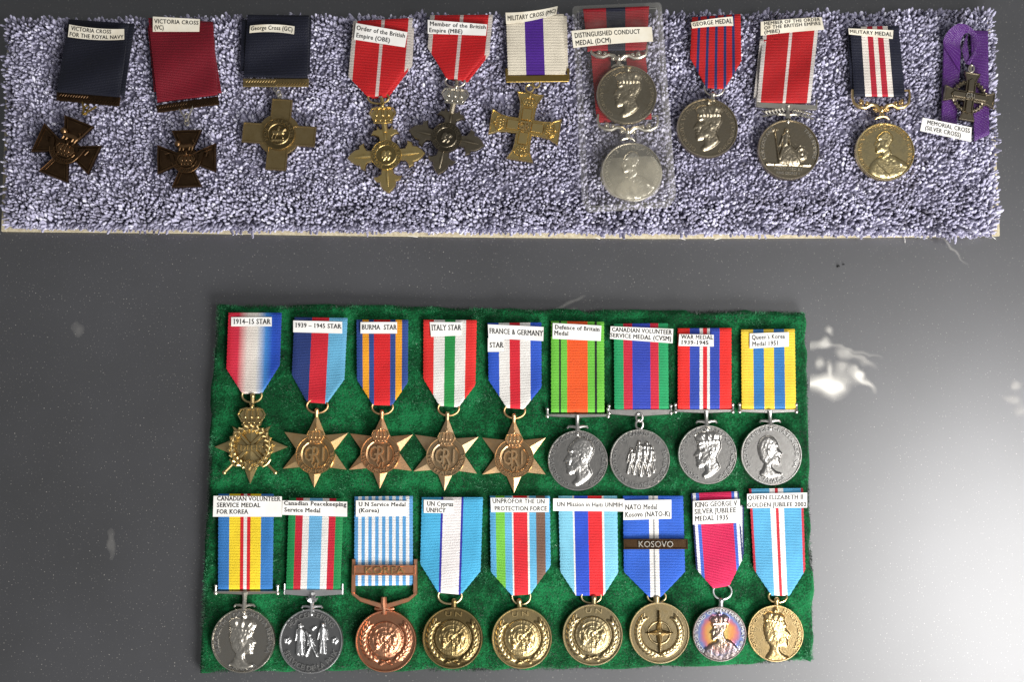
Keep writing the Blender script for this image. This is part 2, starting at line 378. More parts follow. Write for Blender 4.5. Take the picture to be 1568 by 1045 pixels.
V = np.stack(rings + [tip], 1); nvt = V.shape[1]
tri = []
for i in range(len(prof) - 1):
    for k in range(ns):
        a, b_, c, d = i * ns + k, i * ns + (k + 1) % ns, (i + 1) * ns + (k + 1) % ns, (i + 1) * ns + k
        tri += [(a, b_, c), (a, c, d)]
for k in range(ns): tri.append(((len(prof) - 1) * ns + k, (len(prof) - 1) * ns + (k + 1) % ns, nvt - 1))
tri = np.array(tri); Fa = (tri[None] + (np.arange(nt_) * nvt)[:, None, None]).reshape(-1, 3)
pl = raw('pile', V.reshape(-1, 3), Fa, pile_material(), carpet, {'tint': np.repeat(tint, nvt)}); pl['e']['kind'] = 'stuff'
# loose threads at the lower edge of the backing
mb = MB()
for x, y, dx, dy in ((350, 356, 22, 3), (610, 359, 30, 4), (905, 362, 14, 4), (1110, 363, -16, 4), (1384, 360, 2, 12), (1395, 361, 26, 4), (1515, 360, 10, 6), (1030, 362, 20, 5)):
    p = P(x, y, 1.5); mb.tube([p, p + [dx * .2, -dy * .25, .6], p + [dx * .38, -dy * .38, -.6]], .16, 4)
th = build('loose_threads', mb, M['paper'], carpet); th['e']['kind'] = 'stuff'
# ---- green felt pad
ZP = 7.0
def poly_at(pl_, t):
    pl_ = np.array(pl_, float); d = np.concatenate([[0], np.cumsum(np.linalg.norm(np.diff(pl_, axis=0), axis=1))]); d /= d[-1]
    return np.stack([np.interp(t, d, pl_[:, 0]), np.interp(t, d, pl_[:, 1])], -1)
ET = [(331, 468), (530, 467), (820, 474), (1040, 476), (1232, 478)]; EB = [(308, 1030), (525, 1028), (857, 1027), (940, 1025), (1100, 1019), (1245, 1012)]
EL = [(331, 468), (317, 752), (308, 956), (308, 1030)]; ER = [(1232, 478), (1238, 633), (1239, 760), (1246, 905), (1245, 1012)]
def coons(u, v):
    t, b_, l, r = poly_at(ET, u), poly_at(EB, u), poly_at(EL, v), poly_at(ER, v); u = u[..., None]; v = v[..., None]
    A, B, C, D = (np.array(q, float) for q in (ET[0], ET[-1], EB[0], EB[-1]))
    return t * (1 - v) + b_ * v + l * (1 - u) + r * u - (A * (1 - u) * (1 - v) + B * u * (1 - v) + C * (1 - u) * v + D * u * v)
def Pv(xy, z):
    d = ((xy[..., 0] - 784) / FPX)[..., None] * R_ - ((xy[..., 1] - 522.5) / FPX)[..., None] * U_ + F_
    return CAM + d * ((z - CAM[2]) / d[..., 2])[..., None]
gu, gv = np.meshgrid(np.linspace(0, 1, 241), np.linspace(0, 1, 151)); G = Pv(coons(gu, gv), np.full(gu.shape, ZP))
ex = np.minimum.reduce([gu, 1 - gu]) * 345; ey = np.minimum.reduce([gv, 1 - gv]) * 215; ed = np.minimum(ex, ey)
fz = lambda x, y: (vnoise(x, y, 14, 21) - .5) * 1.2 + (vnoise(x, y, 4.5, 22) - .5) * .8 + (vnoise(x, y, 1.7, 23) - .5) * .55
G[..., 2] += fz(G[..., 0], G[..., 1]) - np.clip(1 - ed / 2.4, 0, 1) ** 2 * 1.6
wob = (vnoise(G[..., 0], G[..., 1], 9, 31) - .5) * 2.6 * np.clip(1 - ed / 3, 0, 1); G[..., 0] += wob; G[..., 1] += wob
pad = thing('felt_pad', 'green felt covered pad carrying two rows of medals', 'pad', P(777, 750, 0))
def felt_material():
    m, nt, b = newmat('green_felt')
    n = noise(nt, 45, 5, .7); n2 = noise(nt, 900, 3, .7)
    a = N(nt, 'ShaderNodeMath', operation='MULTIPLY_ADD'); nt.links.new(n2.outputs[0], a.inputs[0]); a.inputs[1].default_value = .6; nt.links.new(n.outputs[0], a.inputs[2])
    r = ramp(nt, a.outputs[0], [(.6, lin(0, 34, 15)), (.78, lin(4, 66, 32)), (.92, lin(20, 104, 58))])
    nt.links.new(r.outputs[0], b.inputs['Base Color']); b.inputs['Roughness'].default_value = .9; b.inputs['Sheen Weight'].default_value = .35; b.inputs['Sheen Tint'].default_value = lin(90, 200, 130); b.inputs['Specular IOR Level'].default_value = .15
    bump(nt, b, n2.outputs[0], .0008, 1)
    return m
FELT = felt_material()
nr, nc = gu.shape; Vp = G.reshape(-1, 3); ii = np.arange(nr * nc).reshape(nr, nc)
Fa = np.stack([ii[:-1, :-1].ravel(), ii[1:, :-1].ravel(), ii[1:, 1:].ravel(), ii[:-1, 1:].ravel()], 1)
per = np.concatenate([ii[0, :], ii[1:, -1], ii[-1, ::-1][1:], ii[::-1, 0][1:-1]]); low = Vp[per].copy(); low[:, 2] = .4
Vp = np.vstack([Vp, low]); o = nr * nc; L = len(per); k = np.arange(L); k2 = (k + 1) % L
Fa = np.vstack([Fa, np.stack([per[k], per[k2], o + k2, o + k], 1)])
raw('felt_cover', Vp, Fa, FELT, pad)
nb = 90000
u = rng.random(nb); v = rng.random(nb); u[:5000] = np.where(rng.random(5000) < .5, rng.uniform(0, .006, 5000), rng.uniform(.994, 1, 5000)); v[5000:11000] = np.where(rng.random(6000) < .5, rng.uniform(0, .008, 6000), rng.uniform(.992, 1, 6000))
B = Pv(coons(u, v), np.full(nb, ZP)); B[:, 2] += fz(B[:, 0], B[:, 1]) - .2
edb = np.minimum(np.minimum(u, 1 - u) * 345, np.minimum(v, 1 - v) * 215); B[:, 2] -= np.clip(1 - edb / 2.4, 0, 1) ** 2 * 2.5
an = rng.uniform(0, 2 * pi, nb) ; ln = rng.uniform(.8, 2.4, nb); up = rng.uniform(.15, .9, nb)
fl_ = vnoise(B[:, 0], B[:, 1], 16, 41) * 2 * pi * 1.5; an = np.where(rng.random(nb) < .6, fl_ + rng.normal(0, .6, nb), an)
T = B + np.stack([np.cos(an) * ln * (1 - up * .5), np.sin(an) * ln * (1 - up * .5), up * ln * .55], 1)
wv = np.stack([-np.sin(an), np.cos(an), np.zeros(nb)], 1) * .1
V = np.stack([B - wv, B + wv, T + wv * .4, T - wv * .4], 1).reshape(-1, 3); Fa = np.arange(nb * 4).reshape(-1, 4)
fm, nt, b = newmat('felt_fibre'); at = N(nt, 'ShaderNodeAttribute'); at.attribute_name = 'tint'
r = ramp(nt, at.outputs['Fac'], [(0, lin(0, 30, 13)), (.35, lin(4, 62, 31)), (.6, lin(14, 92, 50)), (.95, lin(60, 140, 96)), (1, lin(170, 200, 180))]); nt.links.new(r.outputs[0], b.inputs['Base Color']); b.inputs['Roughness'].default_value = .6
fzb = raw('felt_fuzz', V, Fa, fm, pad, {'tint': np.repeat(np.clip(rng.random(nb) ** 1.4 * .5 + (vnoise(B[:, 0], B[:, 1], 9, 51) - .45) * 1.3 + (vnoise(B[:, 0], B[:, 1], 26, 52) - .5) * .6, 0, .93) + .08 * (rng.random(nb) > .985), 4)}, smooth=False); fzb['e']['kind'] = 'stuff'
# ------------------------------------------------------------------ reliefs
def sd(X, Y, pts):
    d = np.full(X.shape, 1e9); s = np.ones(X.shape); n = len(pts)
    for i in range(n):
        ax, ay = pts[i]; bx, by = pts[i - 1]; ex, ey = bx - ax, by - ay; wx, wy = X - ax, Y - ay
        t = np.clip((wx * ex + wy * ey) / (ex * ex + ey * ey + 1e-12), 0, 1); d = np.minimum(d, (wx - ex * t) ** 2 + (wy - ey * t) ** 2)
        c1 = Y >= ay; c2 = Y < by; c3 = ex * wy > ey * wx
        s = np.where((c1 & c2 & c3) | (~c1 & ~c2 & ~c3), -s, s)
    return s * np.sqrt(d)
def smooth_poly(pts, n=3):
    """Catmull-Rom through the points"""
    out = []; m = len(pts)
    for i in range(m):
        p0, p1, p2, p3 = (np.array(pts[(i + k) % m], float) for k in (-1, 0, 1, 2))
        for k in range(n):
            t = k / n; out.append(tuple(.5 * (2 * p1 + (p2 - p0) * t + (2 * p0 - 5 * p1 + 4 * p2 - p3) * t * t + (3 * p1 - p0 - 3 * p2 + p3) * t ** 3)))
    return out
def dome(X, Y, pts, h, w, sm=2):
    d = -sd(X, Y, smooth_poly(pts, sm) if sm > 1 else pts); t = np.clip(d / w, 0, 1); return h * np.sqrt(np.maximum(0, 1 - (1 - t) ** 2))
def gau(X, Y, x, y, rx, ry=None, a=0):
    ry = ry or rx; c, s = cos(a), sin(a); dx, dy = X - x, Y - y
    return np.exp(-((dx * c + dy * s) / rx) ** 2 - ((-dx * s + dy * c) / ry) ** 2)
def seg(X, Y, a, b_, r, h):
    t = np.clip(((X - a[0]) * (b_[0] - a[0]) + (Y - a[1]) * (b_[1] - a[1])) / ((b_[0] - a[0]) ** 2 + (b_[1] - a[1]) ** 2), 0, 1)
    d = np.hypot(X - a[0] - t * (b_[0] - a[0]), Y - a[1] - t * (b_[1] - a[1])); return h * np.sqrt(np.maximum(0, 1 - (d / r) ** 2))
def ringh(X, Y, r, w, h): return h * np.sqrt(np.maximum(0, 1 - ((np.hypot(X, Y) - r) / w) ** 2))
FACE = [(-.10, .50), (-.24, .36), (-.29, .22), (-.27, .16), (-.37, .0), (-.40, -.05), (-.33, -.09), (-.345, -.14), (-.31, -.165), (-.335, -.21), (-.30, -.25), (-.32, -.34), (-.24, -.40), (-.10, -.36)]
MALE = FACE + [(-.06, -.50), (-.16, -.62), (-.08, -.70), (.14, -.60), (.36, -.38), (.27, -.18), (.30, .0), (.40, .18), (.38, .40), (.22, .56), (.04, .60)]
def head_detail(X, Y, s=1):
    h = -.035 * gau(X, Y, -.20, .13, .07, .05) + .02 * gau(X, Y, -.21, .125, .03, .02) + .03 * gau(X, Y, .10, .02, .05, .09, -.2) - .02 * gau(X, Y, .10, .02, .022, .05, -.2)
    h += .025 * gau(X, Y, -.22, .21, .09, .03, .3) - .02 * gau(X, Y, -.20, -.10, .025, .09, -.4) - .012 * gau(X, Y, -.28, -.165, .05, .015) + .02 * gau(X, Y, -.05, -.2, .14, .10)
    return h
def crown_relief(X, Y, x, y, s, tilt=0.0, h=.075):
    c, q = cos(tilt), sin(tilt); u = ((X - x) * c + (Y - y) * q) / s; v = (-(X - x) * q + (Y - y) * c) / s
    o = dome(u, v, [(-.5, 0), (.5, 0), (.52, .16), (.62, .42), (.36, .62), (.05, .58), (0, .62), (-.05, .58), (-.36, .62), (-.62, .42), (-.52, .16)], h, .25, 2)
    o += np.where((v > 0) & (v < .17) & (abs(u) < .52), .02 + .006 * np.sin(u * 40), 0)
    o += .025 * (gau(u, v, 0, .4, .06, .2) + gau(u, v, -.32, .42, .05, .16, .5) + gau(u, v, .32, .42, .05, .16, -.5)) - .02 * (gau(u, v, -.16, .34, .08, .12) + gau(u, v, .16, .34, .08, .12))
    o += h * .9 * gau(u, v, 0, .72, .09) + h * .6 * gau(u, v, 0, .84, .04, .08)
    return o
def king_crowned(X, Y):
    X, Y = X / 1.16, Y / 1.16 - .02
    k = dome(X, Y, MALE, .06, .10); k = np.where(k > 0, k + head_detail(X, Y) * 1.2, 0)
    return np.maximum(k, crown_relief(X, Y, .05, .28, .62, .10, .08))
def king_bare(X, Y):
    X, Y = X / 1.24 - .02, Y / 1.24 - .03
    k = dome(X, Y, MALE, .06, .10); hair = np.clip(1 - np.hypot((X - .14) / .34, (Y - .3) / .34), 0, 1)
    return np.where(k > 0, k + head_detail(X, Y) * 1.2 + .03 * np.sqrt(hair) + .004 * np.sin((X * .8 + Y) * 55) * (hair > 0), 0)
def king_bust(X, Y):
    X, Y = X / 1.1, Y / 1.1
    S = .72; x, y = (X + .06) / S, (Y - .22) / S
    k = dome(x, y, MALE, .07, .11); k = np.where(k > 0, k + head_detail(x, y) + .03 * gau(x, y, -.22, -.32, .14, .16), 0)
    sh = dome(X, Y, [(-.20, -.18), (.20, -.10), (.45, -.22), (.72, -.42), (.58, -.72), (.2, -.86), (-.3, -.84), (-.5, -.72), (-.42, -.42)], .06, .14)
    sh = np.where(sh > 0, sh + .005 * np.sin(X * 26 + Y * 9) * (Y < -.3) + .03 * gau(X, Y, .45, -.36, .12, .05, -.5) + .025 * seg(X, Y, (-.3, -.4), (.1, -.78), .04, 1), 0)
    return np.maximum(k, sh)
def king_robed(X, Y):
    X, Y = X / 1.14, Y / 1.14 + .04
    S = .7; x, y = (X + .04) / S, (Y - .12) / S
    k = dome(x, y, MALE, .075, .11); k = np.where(k > 0, k + head_detail(x, y), 0)
    sh = dome(X, Y, [(-.18, -.2), (.1, -.12), (.35, -.16), (.62, -.45), (.68, -.66), (.35, -.88), (0, -.93), (-.35, -.88), (-.62, -.68), (-.48, -.4)], .07, .12)
    sh = np.where(sh > 0, sh + .0012 * np.sin(X * 34 - Y * 12), 0)
    return np.maximum(np.maximum(k, sh), crown_relief(X, Y, .02, .33, .52, .08, .09))
QUEEN = [(.08, .50), (.20, .36), (.245, .24), (.235, .18), (.33, .03), (.345, -.01), (.285, -.045), (.30, -.09), (.27, -.115), (.29, -.15), (.255, -.19), (.27, -.27), (.21, -.32), (.06, -.30), (.04, -.42), (.16, -.54), (.32, -.60), (.18, -.70), (-.1, -.72), (-.34, -.62), (-.26, -.48), (-.2, -.3), (-.30, -.18), (-.36, .02), (-.38, .22), (-.30, .42), (-.12, .54)]
def queen(X, Y):
    k = dome(X, Y, QUEEN, .06, .09)
    d = head_detail(-X + .04, Y - .02) + .03 * np.sqrt(np.clip(1 - np.hypot((X + .12) / .26, (Y - .18) / .34), 0, 1)) + .0012 * np.sin((X * 1.2 - Y * .6) * 50) * (np.hypot((X + .12) / .28, (Y - .15) / .38) < 1)
    return np.where(k > 0, k + d, 0)
def queen_crowned(X, Y):
    X, Y = X / 1.16, Y / 1.16
    return np.maximum(queen(X * 1.02, Y * 1.02 + .06), crown_relief(X, Y, -.07, .22, .60, -.16, .08))
def queen_young(X, Y): return queen(X * .92 + .02, Y * .92 - .03)
def queen_bust2(X, Y):
    X, Y = X / 1.14, Y / 1.14 + .02
    x, y = X * .86 - .06, Y * .86 + .02
    return np.maximum(queen(x, y), crown_relief(X, Y, -.06, .34, .55, -.18, .075))
def man(X, Y, x, y, s, h=.09, lean=0.0, stride=.12):
    o = np.maximum(h * np.sqrt(np.maximum(0, 1 - (np.hypot(X - x - lean * s, Y - y - .62 * s) / (.10 * s)) ** 2)), seg(X, Y, (x + lean * .8 * s, y + .45 * s), (x, y + .05 * s), .13 * s, h))
    for q in (1, -1):
        o = np.maximum(o, seg(X, Y, (x + q * .04 * s, y + .02 * s), (x + q * stride * s, y - .55 * s), .075 * s, h * .8))
        o = np.maximum(o, seg(X, Y, (x + q * .12 * s + lean * s * .7, y + .42 * s), (x + q * .2 * s, y + .02 * s), .05 * s, h * .7))
    return o
def marching(X, Y):
    o = np.zeros(X.shape)
    for x, y, s, l in ((-.30, -.02, .62, .05), (-.08, .02, .74, .04), (.14, -.02, .78, .0), (.34, .04, .66, .05), (-.02, .24, .6, 0), (.24, .22, .6, 0)): o = np.maximum(o, man(X, Y, x, y - .06, s, .095, l, .17))
    return o
def peace(X, Y):
    o = man(X, Y, -.34, .02, .74, .1, 0, .08); o = np.maximum(o, dome(X, Y, [(-.44, .3), (-.25, .3), (-.2, -.42), (-.48, -.42)], .08, .08, 1))
    o = np.maximum(o, man(X, Y, .36, .06, .74, .1, 0, .08)); o = np.maximum(o, dome(X, Y, [(.28, .3), (.44, .3), (.42, -.4), (.3, -.4)], .075, .08, 1))
    o = np.maximum(o, man(X, Y, .02, -.14, .55, .1, -.12, .3)); o = np.maximum(o, seg(X, Y, (-.16, .3), (.05, -.02), .04, .08))
    for a in (-1, 1):
        for k in range(5): o = np.maximum(o, .06 * gau(X, Y, a * .74 + .06 * cos(k * 1.26), .02 + .06 * sin(k * 1.26), .035))
    o = np.maximum(o, .05 * gau(X, Y, .08, .42, .07, .03, .5)); o = np.maximum(o, .05 * gau(X, Y, .02, .38, .05, .025, -.6))
    return o
def britannia(X, Y):
    o = man(X, Y, -.12, .12, .8, .1, .05, .2); o = np.maximum(o, dome(X, Y, [(-.2, .1), (.1, .15), (.35, -.2), (.38, -.48), (-.3, -.48)], .09, .16))
    d = np.hypot((X - .42) / .8, Y + .12); o = np.maximum(o, np.where(d < .26, .07 + .02 * np.cos(d * 40), 0))
    o = np.maximum(o, seg(X, Y, (-.46, .66), (-.30, -.46), .03, .08)); o = np.maximum(o, seg(X, Y, (-.52, .62), (-.4, .66), .03, .07))
    o = np.maximum(o, seg(X, Y, (-.72, -.52), (.72, -.50), .025, .05)); o += .004 * np.sin(X * 30 + Y * 22) * (np.hypot(X, Y + .15) < .4)
    return o
def leaves(X, Y, r, a0, a1, n, ln, w, h, spread=.45):
    o = np.zeros(X.shape)
    for sgn in (1, -1):
        for k in range(n):
            t = radians(a0 + (a1 - a0) * k / (n - 1))
            for q in (-1, 1):
                rr = r + q * w * .95; x, y = rr * cos(t) * sgn, rr * sin(t); ang = t + pi / 2 - q * spread
                if sgn < 0: ang = pi - ang
                o = np.maximum(o, h * np.sqrt(gau(X, Y, x, y, ln, w, ang)) * (gau(X, Y, x, y, ln, w, ang) > .12))
    return o
_blob = np.random.default_rng(3).uniform(-1, 1, (26, 4))
def un_emblem(X, Y):
    d = np.hypot(X, Y); c = np.sqrt(np.maximum(0, 1 - (d / .60) ** 2)) * .10
    for r in (.16, .30, .44, .57): c += ringh(X, Y, r, .02, .014)
    for k in range(8):
        a = k * pi / 4; c += seg(X, Y, (.1 * cos(a), .1 * sin(a)), (.57 * cos(a), .57 * sin(a)), .014, .010)
    for x, y, p, q in _blob: c += .035 * gau(X, Y, x * .36, y * .36, .05 + .06 * abs(p), .04 + .03 * abs(q), p * 3) * (d < .52)
    c = np.maximum(c, leaves(X, Y, .76, -58, 36, 9, .11, .036, .075))
    c = np.maximum(c, seg(X, Y, (-.2, -.82), (.14, -.70), .03, .06)); c = np.maximum(c, seg(X, Y, (.2, -.82), (-.14, -.70), .03, .06))
    return c
def un_korea(X, Y): return un_emblem(X * 1.04, Y * 1.04 - .06)
def nato(X, Y):
    o = leaves(X, Y, .70, -78, 40, 12, .105, .034, .07)
    o = np.maximum(o, ringh(X, Y + .0, .36, .03, .04))
    for a, l in ((0, .46), (pi / 2, .72), (pi, .46), (-pi / 2, .66)):
        dx, dy = cos(a), sin(a); t = X * dx + Y * dy; s = abs(-X * dy + Y * dx); w = .12 * np.clip(1 - t / l, 0, 1)
        o = np.maximum(o, np.where((t > -.02) & (t < l) & (s < w), .14 * (1 - s / (w + 1e-6)) + .015, 0))
    return o
def fogged(X, Y): return king_bust(X, Y)
def coin(par, fr, rpx, hf, mat, z1=2.6, name='disc', z0=0.0, rim=.05, nrg=52, nsg=168):
    R = np.concatenate([np.linspace(0.02, .93, nrg), [.945, .96, .985, 1.0, 1.0]]); A = np.linspace(0, 2 * pi, nsg, endpoint=False)
    RR, AA = np.meshgrid(R, A, indexing='ij'); X, Y = RR * np.cos(AA), RR * np.sin(AA)
    H0 = hf(X, Y); fn = (vnoise(X + 3, Y + 3, .028, 81) - .5) + (vnoise(X + 3, Y + 3, .05, 82) - .5); H0 = H0 + np.where(H0 > .012, fn * .0065, fn * .0008); H = np.where(RR < .94, H0, 0); H[nrg + 1:nrg + 3] += rim; H[nrg + 3] += rim * .5
    mm = fr.mm * rpx; Z = z1 + H * mm; Z[-1] = z0
    c, s = cos(fr.a), sin(fr.a)
    V = np.stack([fr.o[0] + mm * (X * c + Y * s), fr.o[1] + mm * (-X * s + Y * c), fr.o[2] + Z], -1)
    n, m = RR.shape; ii = np.arange(n * m).reshape(n, m); jj = np.roll(ii, -1, axis=1)
    Fq = np.stack([ii[:-1].ravel(), ii[1:].ravel(), jj[1:].ravel(), jj[:-1].ravel()], 1)
    Vc = V.reshape(-1, 3); rel = np.clip(H / .055, 0, 1) * np.clip(.82 + fn * .55, 0, 1); rel[nrg:] = np.maximum(rel[nrg:], .7); ob = raw(name, Vc, Fq, COIN.get(mat.name, mat), par, {'relief': rel.ravel()})
    # small cap over the pole
    me = ob['e'].data
    import bmesh
    bm = bmesh.new(); bm.from_mesh(me); bm.verts.ensure_lookup_table(); f = bm.faces.new([bm.verts[i] for i in range(m)]); f.smooth = True; bm.to_mesh(me); bm.free()
    me.set_sharp_from_angle(angle=radians(55))
    return ob
# ------------------------------------------------------------------ medal parts
def ribbon(par, mat, TL, TR, RC, BR, BL, LC, z, thick=.9, wav=.6, name='ribbon', fold=1.1, seed=0, rows=44, cols=22):
    """ribbon hanging from TL-TR, cut to a point between the corners LC/RC and the foot BL-BR (photo px)"""
    TL, TR, RC, BR, BL, LC = (np.array(q, float) for q in (TL, TR, RC, BR, BL, LC))
    cT, cB = (TL + TR) / 2, (BL + BR) / 2; wT = TR - TL; wM = RC - LC; wB = BR - BL
    Lw = np.linalg.norm(wM); fb = min(1.0, np.linalg.norm(wB) / Lw); H = np.linalg.norm(cB - cT)
    ax = (cB - cT) / H; vl = np.dot(LC - cT, ax) / H; vr = np.dot(RC - cT, ax) / H
    mid = np.dot(((LC + RC) / 2 - (cT + ax * H * np.dot((LC + RC) / 2 - cT, ax) / H)), np.array([1, 0]))   # sideways bow
    mb = MB(); uvs = []; mm = .382; rr = np.random.default_rng(seed + 5); pa, pb = rr.uniform(0, 6, 2)
    top = []
    for i in range(rows + 1):
        v = i / rows; w = wT * (1 - v) + wM * v; c = cT * (1 - v) + cB * v
        c = c + np.array([mid * 4 * v * (1 - v) if fb > .95 else 0, 0])
        uL = 0 if v <= vl or fb > .98 else (v - vl) / (1 - vl) * (1 - fb) / 2; uR = 1 if v <= vr or fb > .98 else 1 - (v - vr) / (1 - vr) * (1 - fb) / 2
        row = []
        for j in range(cols + 1):
            q = uL + (uR - uL) * j / cols; p = c + (q - .5) * w
            if j in (0, cols): p = p + np.array([(.35 if i % 2 else -.35), 0])
            zz = z + wav * (sin(v * 5.2 + pa) * .6 + sin(v * 9 + q * 4 + pb) * .4) + .35 * sin(pi * q) * sin(v * 3 + pb)
            e = min(j, cols - j) / cols * 2
            zz -= .35 * max(0, 1 - e / .12) ** 2
            if v > .955: zz -= fold * (1 - math.sqrt(max(0, 1 - ((v - .955) / .045) ** 2)))
            if v < .03: zz -= fold * .6 * (1 - v / .03) ** 2
            row.append(len(mb.v)); mb.v.append(tuple(P(p[0], p[1], zz))); uvs.append((q, v * H * mm))
        top.append(row)
    for i in range(rows):
        for j in range(cols): mb.f.append((top[i][j], top[i + 1][j], top[i + 1][j + 1], top[i][j + 1]))
    per = top[0] + [r[-1] for r in top[1:]] + top[-1][::-1][1:] + [r[0] for r in top[::-1][1:-1]]
    n0 = len(mb.v)
    for q in per: p = mb.v[q]; mb.v.append((p[0], p[1], min(p[2], z) - thick)); uvs.append(uvs[q])
    for k in range(len(per)): k2 = (k + 1) % len(per); mb.f.append((per[k2], per[k], n0 + k, n0 + k2))
    mb.uv = uvs
    return build(name, mb, mat, par)
def straight(par, mat, TL, TR, BR, BL, z, **kw): return ribbon(par, mat, TL, TR, BR, BR, BL, BL, z, **kw)
def paper_label(par, quad, lines, cap, z, mat=None, bow=0.0, lift=.45, curl=None, name='paper_label', serif=None):
    """quad TL,TR,BR,BL in px; lines (text,u0,u1,vbase); bow: px sag of the middle; curl: mm rise of the right end"""
    q = [np.array(p, float) for p in quad]; h = np.linalg.norm(q[3] - q[0])
    if curl is None: curl = random.uniform(.1, 1.0)
    if serif is None: serif = quad[0][1] > 400 and not any(k in lines[0][0] for k in ('UNPROFOR', 'Haiti', 'Queen'))
    def at(u, v, dz=0.0):
        p = (q[0] * (1 - u) + q[1] * u) * (1 - v) + (q[3] * (1 - u) + q[2] * u) * v
        p = p + np.array([0, bow * 4 * u * (1 - u)])
        zz = z + lift * 4 * u * (1 - u) + curl * max(0, (u - .6) / .4) ** 2 + .12 * sin(v * 3 + u * 5) + dz
        return P(p[0], p[1], zz)
    mb = MB(); nu_, nv_ = 36, 8
    for v in range(nv_ + 1):
        for u in range(nu_ + 1): mb.v.append(tuple(at(u / nu_, v / nv_)))
    for v in range(nv_):
        for u in range(nu_): a = v * (nu_ + 1) + u; mb.f.append((a, a + nu_ + 1, a + nu_ + 2, a + 1))
    per = [(u, 0) for u in range(nu_)] + [(nu_, v) for v in range(nv_)] + [(u, nv_) for u in range(nu_, 0, -1)] + [(0, v) for v in range(nv_, 0, -1)]
    n0 = len(mb.v); ids = [v * (nu_ + 1) + u for u, v in per]
    for i in ids: p = mb.v[i]; mb.v.append((p[0], p[1], p[2] - .25))
    for k in range(len(ids)): k2 = (k + 1) % len(ids); mb.f.append((ids[k2], ids[k], n0 + k, n0 + k2))
    lb = build(name, mb, mat or M['paper'], par)
    ink = MB()
    for txt, u0, u1, vb in lines:
        L, tot = layout(txt, serif_glyph if serif else sans_glyph); sx = (u1 - u0) / tot; sy = cap * 1.08 / CAPH
        for c, V, Fc, x, a in L:
            if len(V) == 0: continue
            ink.add([at(u0 + (p[0] + x) * sx, vb - p[1] * sy, .11 + p[2] * 40) for p in V], Fc)
    build('lettering', ink, M['ink'], lb, smooth=False)
    return lb
def ring(par, fr, x, y, rx, ry, t, mat, dz=1.2, name='suspension_ring', tilt=.0):
    mb = MB(); mb.tube([fr(x + rx * cos(a), y + ry * sin(a), dz + tilt * sin(a)) for a in np.linspace(0, 2 * pi, 28, endpoint=False)], t * fr.mm, 8, True); return build(name, mb, mat, par)
def crown(par, fr, x, y, w, h, mat, z, name='crown'):
    """small heraldic crown: base band, bowed arches, cap, ball and cross"""
    mb = MB(); t = w * .045 * fr.mm
    plate(mb, fr, [(x - w * .36, y), (x + w * .36, y), (x + w * .40, y + h * .22), (x + w * .5, y + h * .5), (x + w * .3, y + h * .78), (x, y + h * .72), (x - w * .3, y + h * .78), (x - w * .5, y + h * .5), (x - w * .40, y + h * .22)], z - 1.6, z - .15, w * .04)
    for yy, k in ((.03, .37), (.18, .40)): mb.tube([fr(x - w * k, y + h * yy, z), fr(x, y + h * (yy - .035), z + .25), fr(x + w * k, y + h * yy, z)], t, 6)
    for s in (-1, -.45, 0, .45, 1):
        pts = [fr(x + s * w * .38, y + h * .2, z + .1), fr(x + s * w * .52, y + h * .48, z + .4), fr(x + s * w * .42, y + h * .70, z + .5), fr(x + s * w * .18, y + h * .76, z + .5), fr(x, y + h * .70, z + .4)]
        mb.tube(pts, t * .85, 6)
    for s in (-.3, -.1, .1, .3): mb.sphere(fr(x + s * w, y + h * .11, z + .15), t * 1.05, 7, 5)
    for s in (-.24, .24, 0): mb.sphere(fr(x + s * w, y + h * .36, z + .2), t * 1.5, 7, 5)
    mb.sphere(fr(x, y + h * .82, z + .4), w * .075 * fr.mm, 8, 6)
    mb.tube([fr(x, y + h * .84, z + .4), fr(x, y + h, z + .4)], t, 6); mb.tube([fr(x - w * .08, y + h * .94, z + .4), fr(x + w * .08, y + h * .94, z + .4)], t, 6)
    return build(name, mb, mat, par)
def scroll_suspender(par, fr, w, mat, yb=0, hb=30, name='scroll_suspender'):
    """swivelling ornate suspender: two S-scrolled arms rising from a knuckle; (0,yb) is the knuckle"""
    mb = MB(); t = 2.8 * fr.mm
    for s in (-1, 1):
        path = [(2, 2), (8, 10), (16, 12), (24, 7), (33, 8), (41, 14), (43.5, 24), (43, 36)]
        k = w / 87.0
        mb.tube([fr(s * x * k, yb + y * hb / 36, 1.2) for x, y in path], [t * q for q in (1.3, 1.3, 1.15, 1.2, 1.1, .9, .75, .6)], 8)
        for cx, cy, r0, dr in ((9, 4, 4.2, 1), (31, 15, 4.6, 1), (22, 13, 3.6, 1)):
            mb.tube([fr(s * (cx + r0 * (1 - a / 9) * cos(a + 1.2)) * k, yb + (cy + r0 * (1 - a / 9) * sin(a + 1.2)) * hb / 36, 1.5) for a in np.linspace(0, 6.5, 14)], t * .55, 6)
            mb.sphere(fr(s * cx * k, yb + cy * hb / 36, 1.5), t * .7, 7, 5)
    mb.tube([fr(-w / 2, yb + hb * .98, .6), fr(w / 2, yb + hb * .98, .6)], t * .5, 6)
    mb.sphere(fr(0, yb + 3, 1.6), 4.6 * fr.mm, 10, 7); mb.sphere(fr(0, yb + 8, 1.4), 2.2 * fr.mm, 8, 6)
    mb.tube([fr(0, yb, 1.4), fr(0, yb - 7, 1.4)], [3.4 * fr.mm, 4.4 * fr.mm], 8)
    for s in (-1, 1): mb.tube([fr(0, yb - 6, 1.2), fr(s * 7, yb - 8, 1.2), fr(s * 11, yb - 11, .9)], [2.4 * fr.mm, 2 * fr.mm, 1.0 * fr.mm], 7)
    return build(name, mb, mat, par)
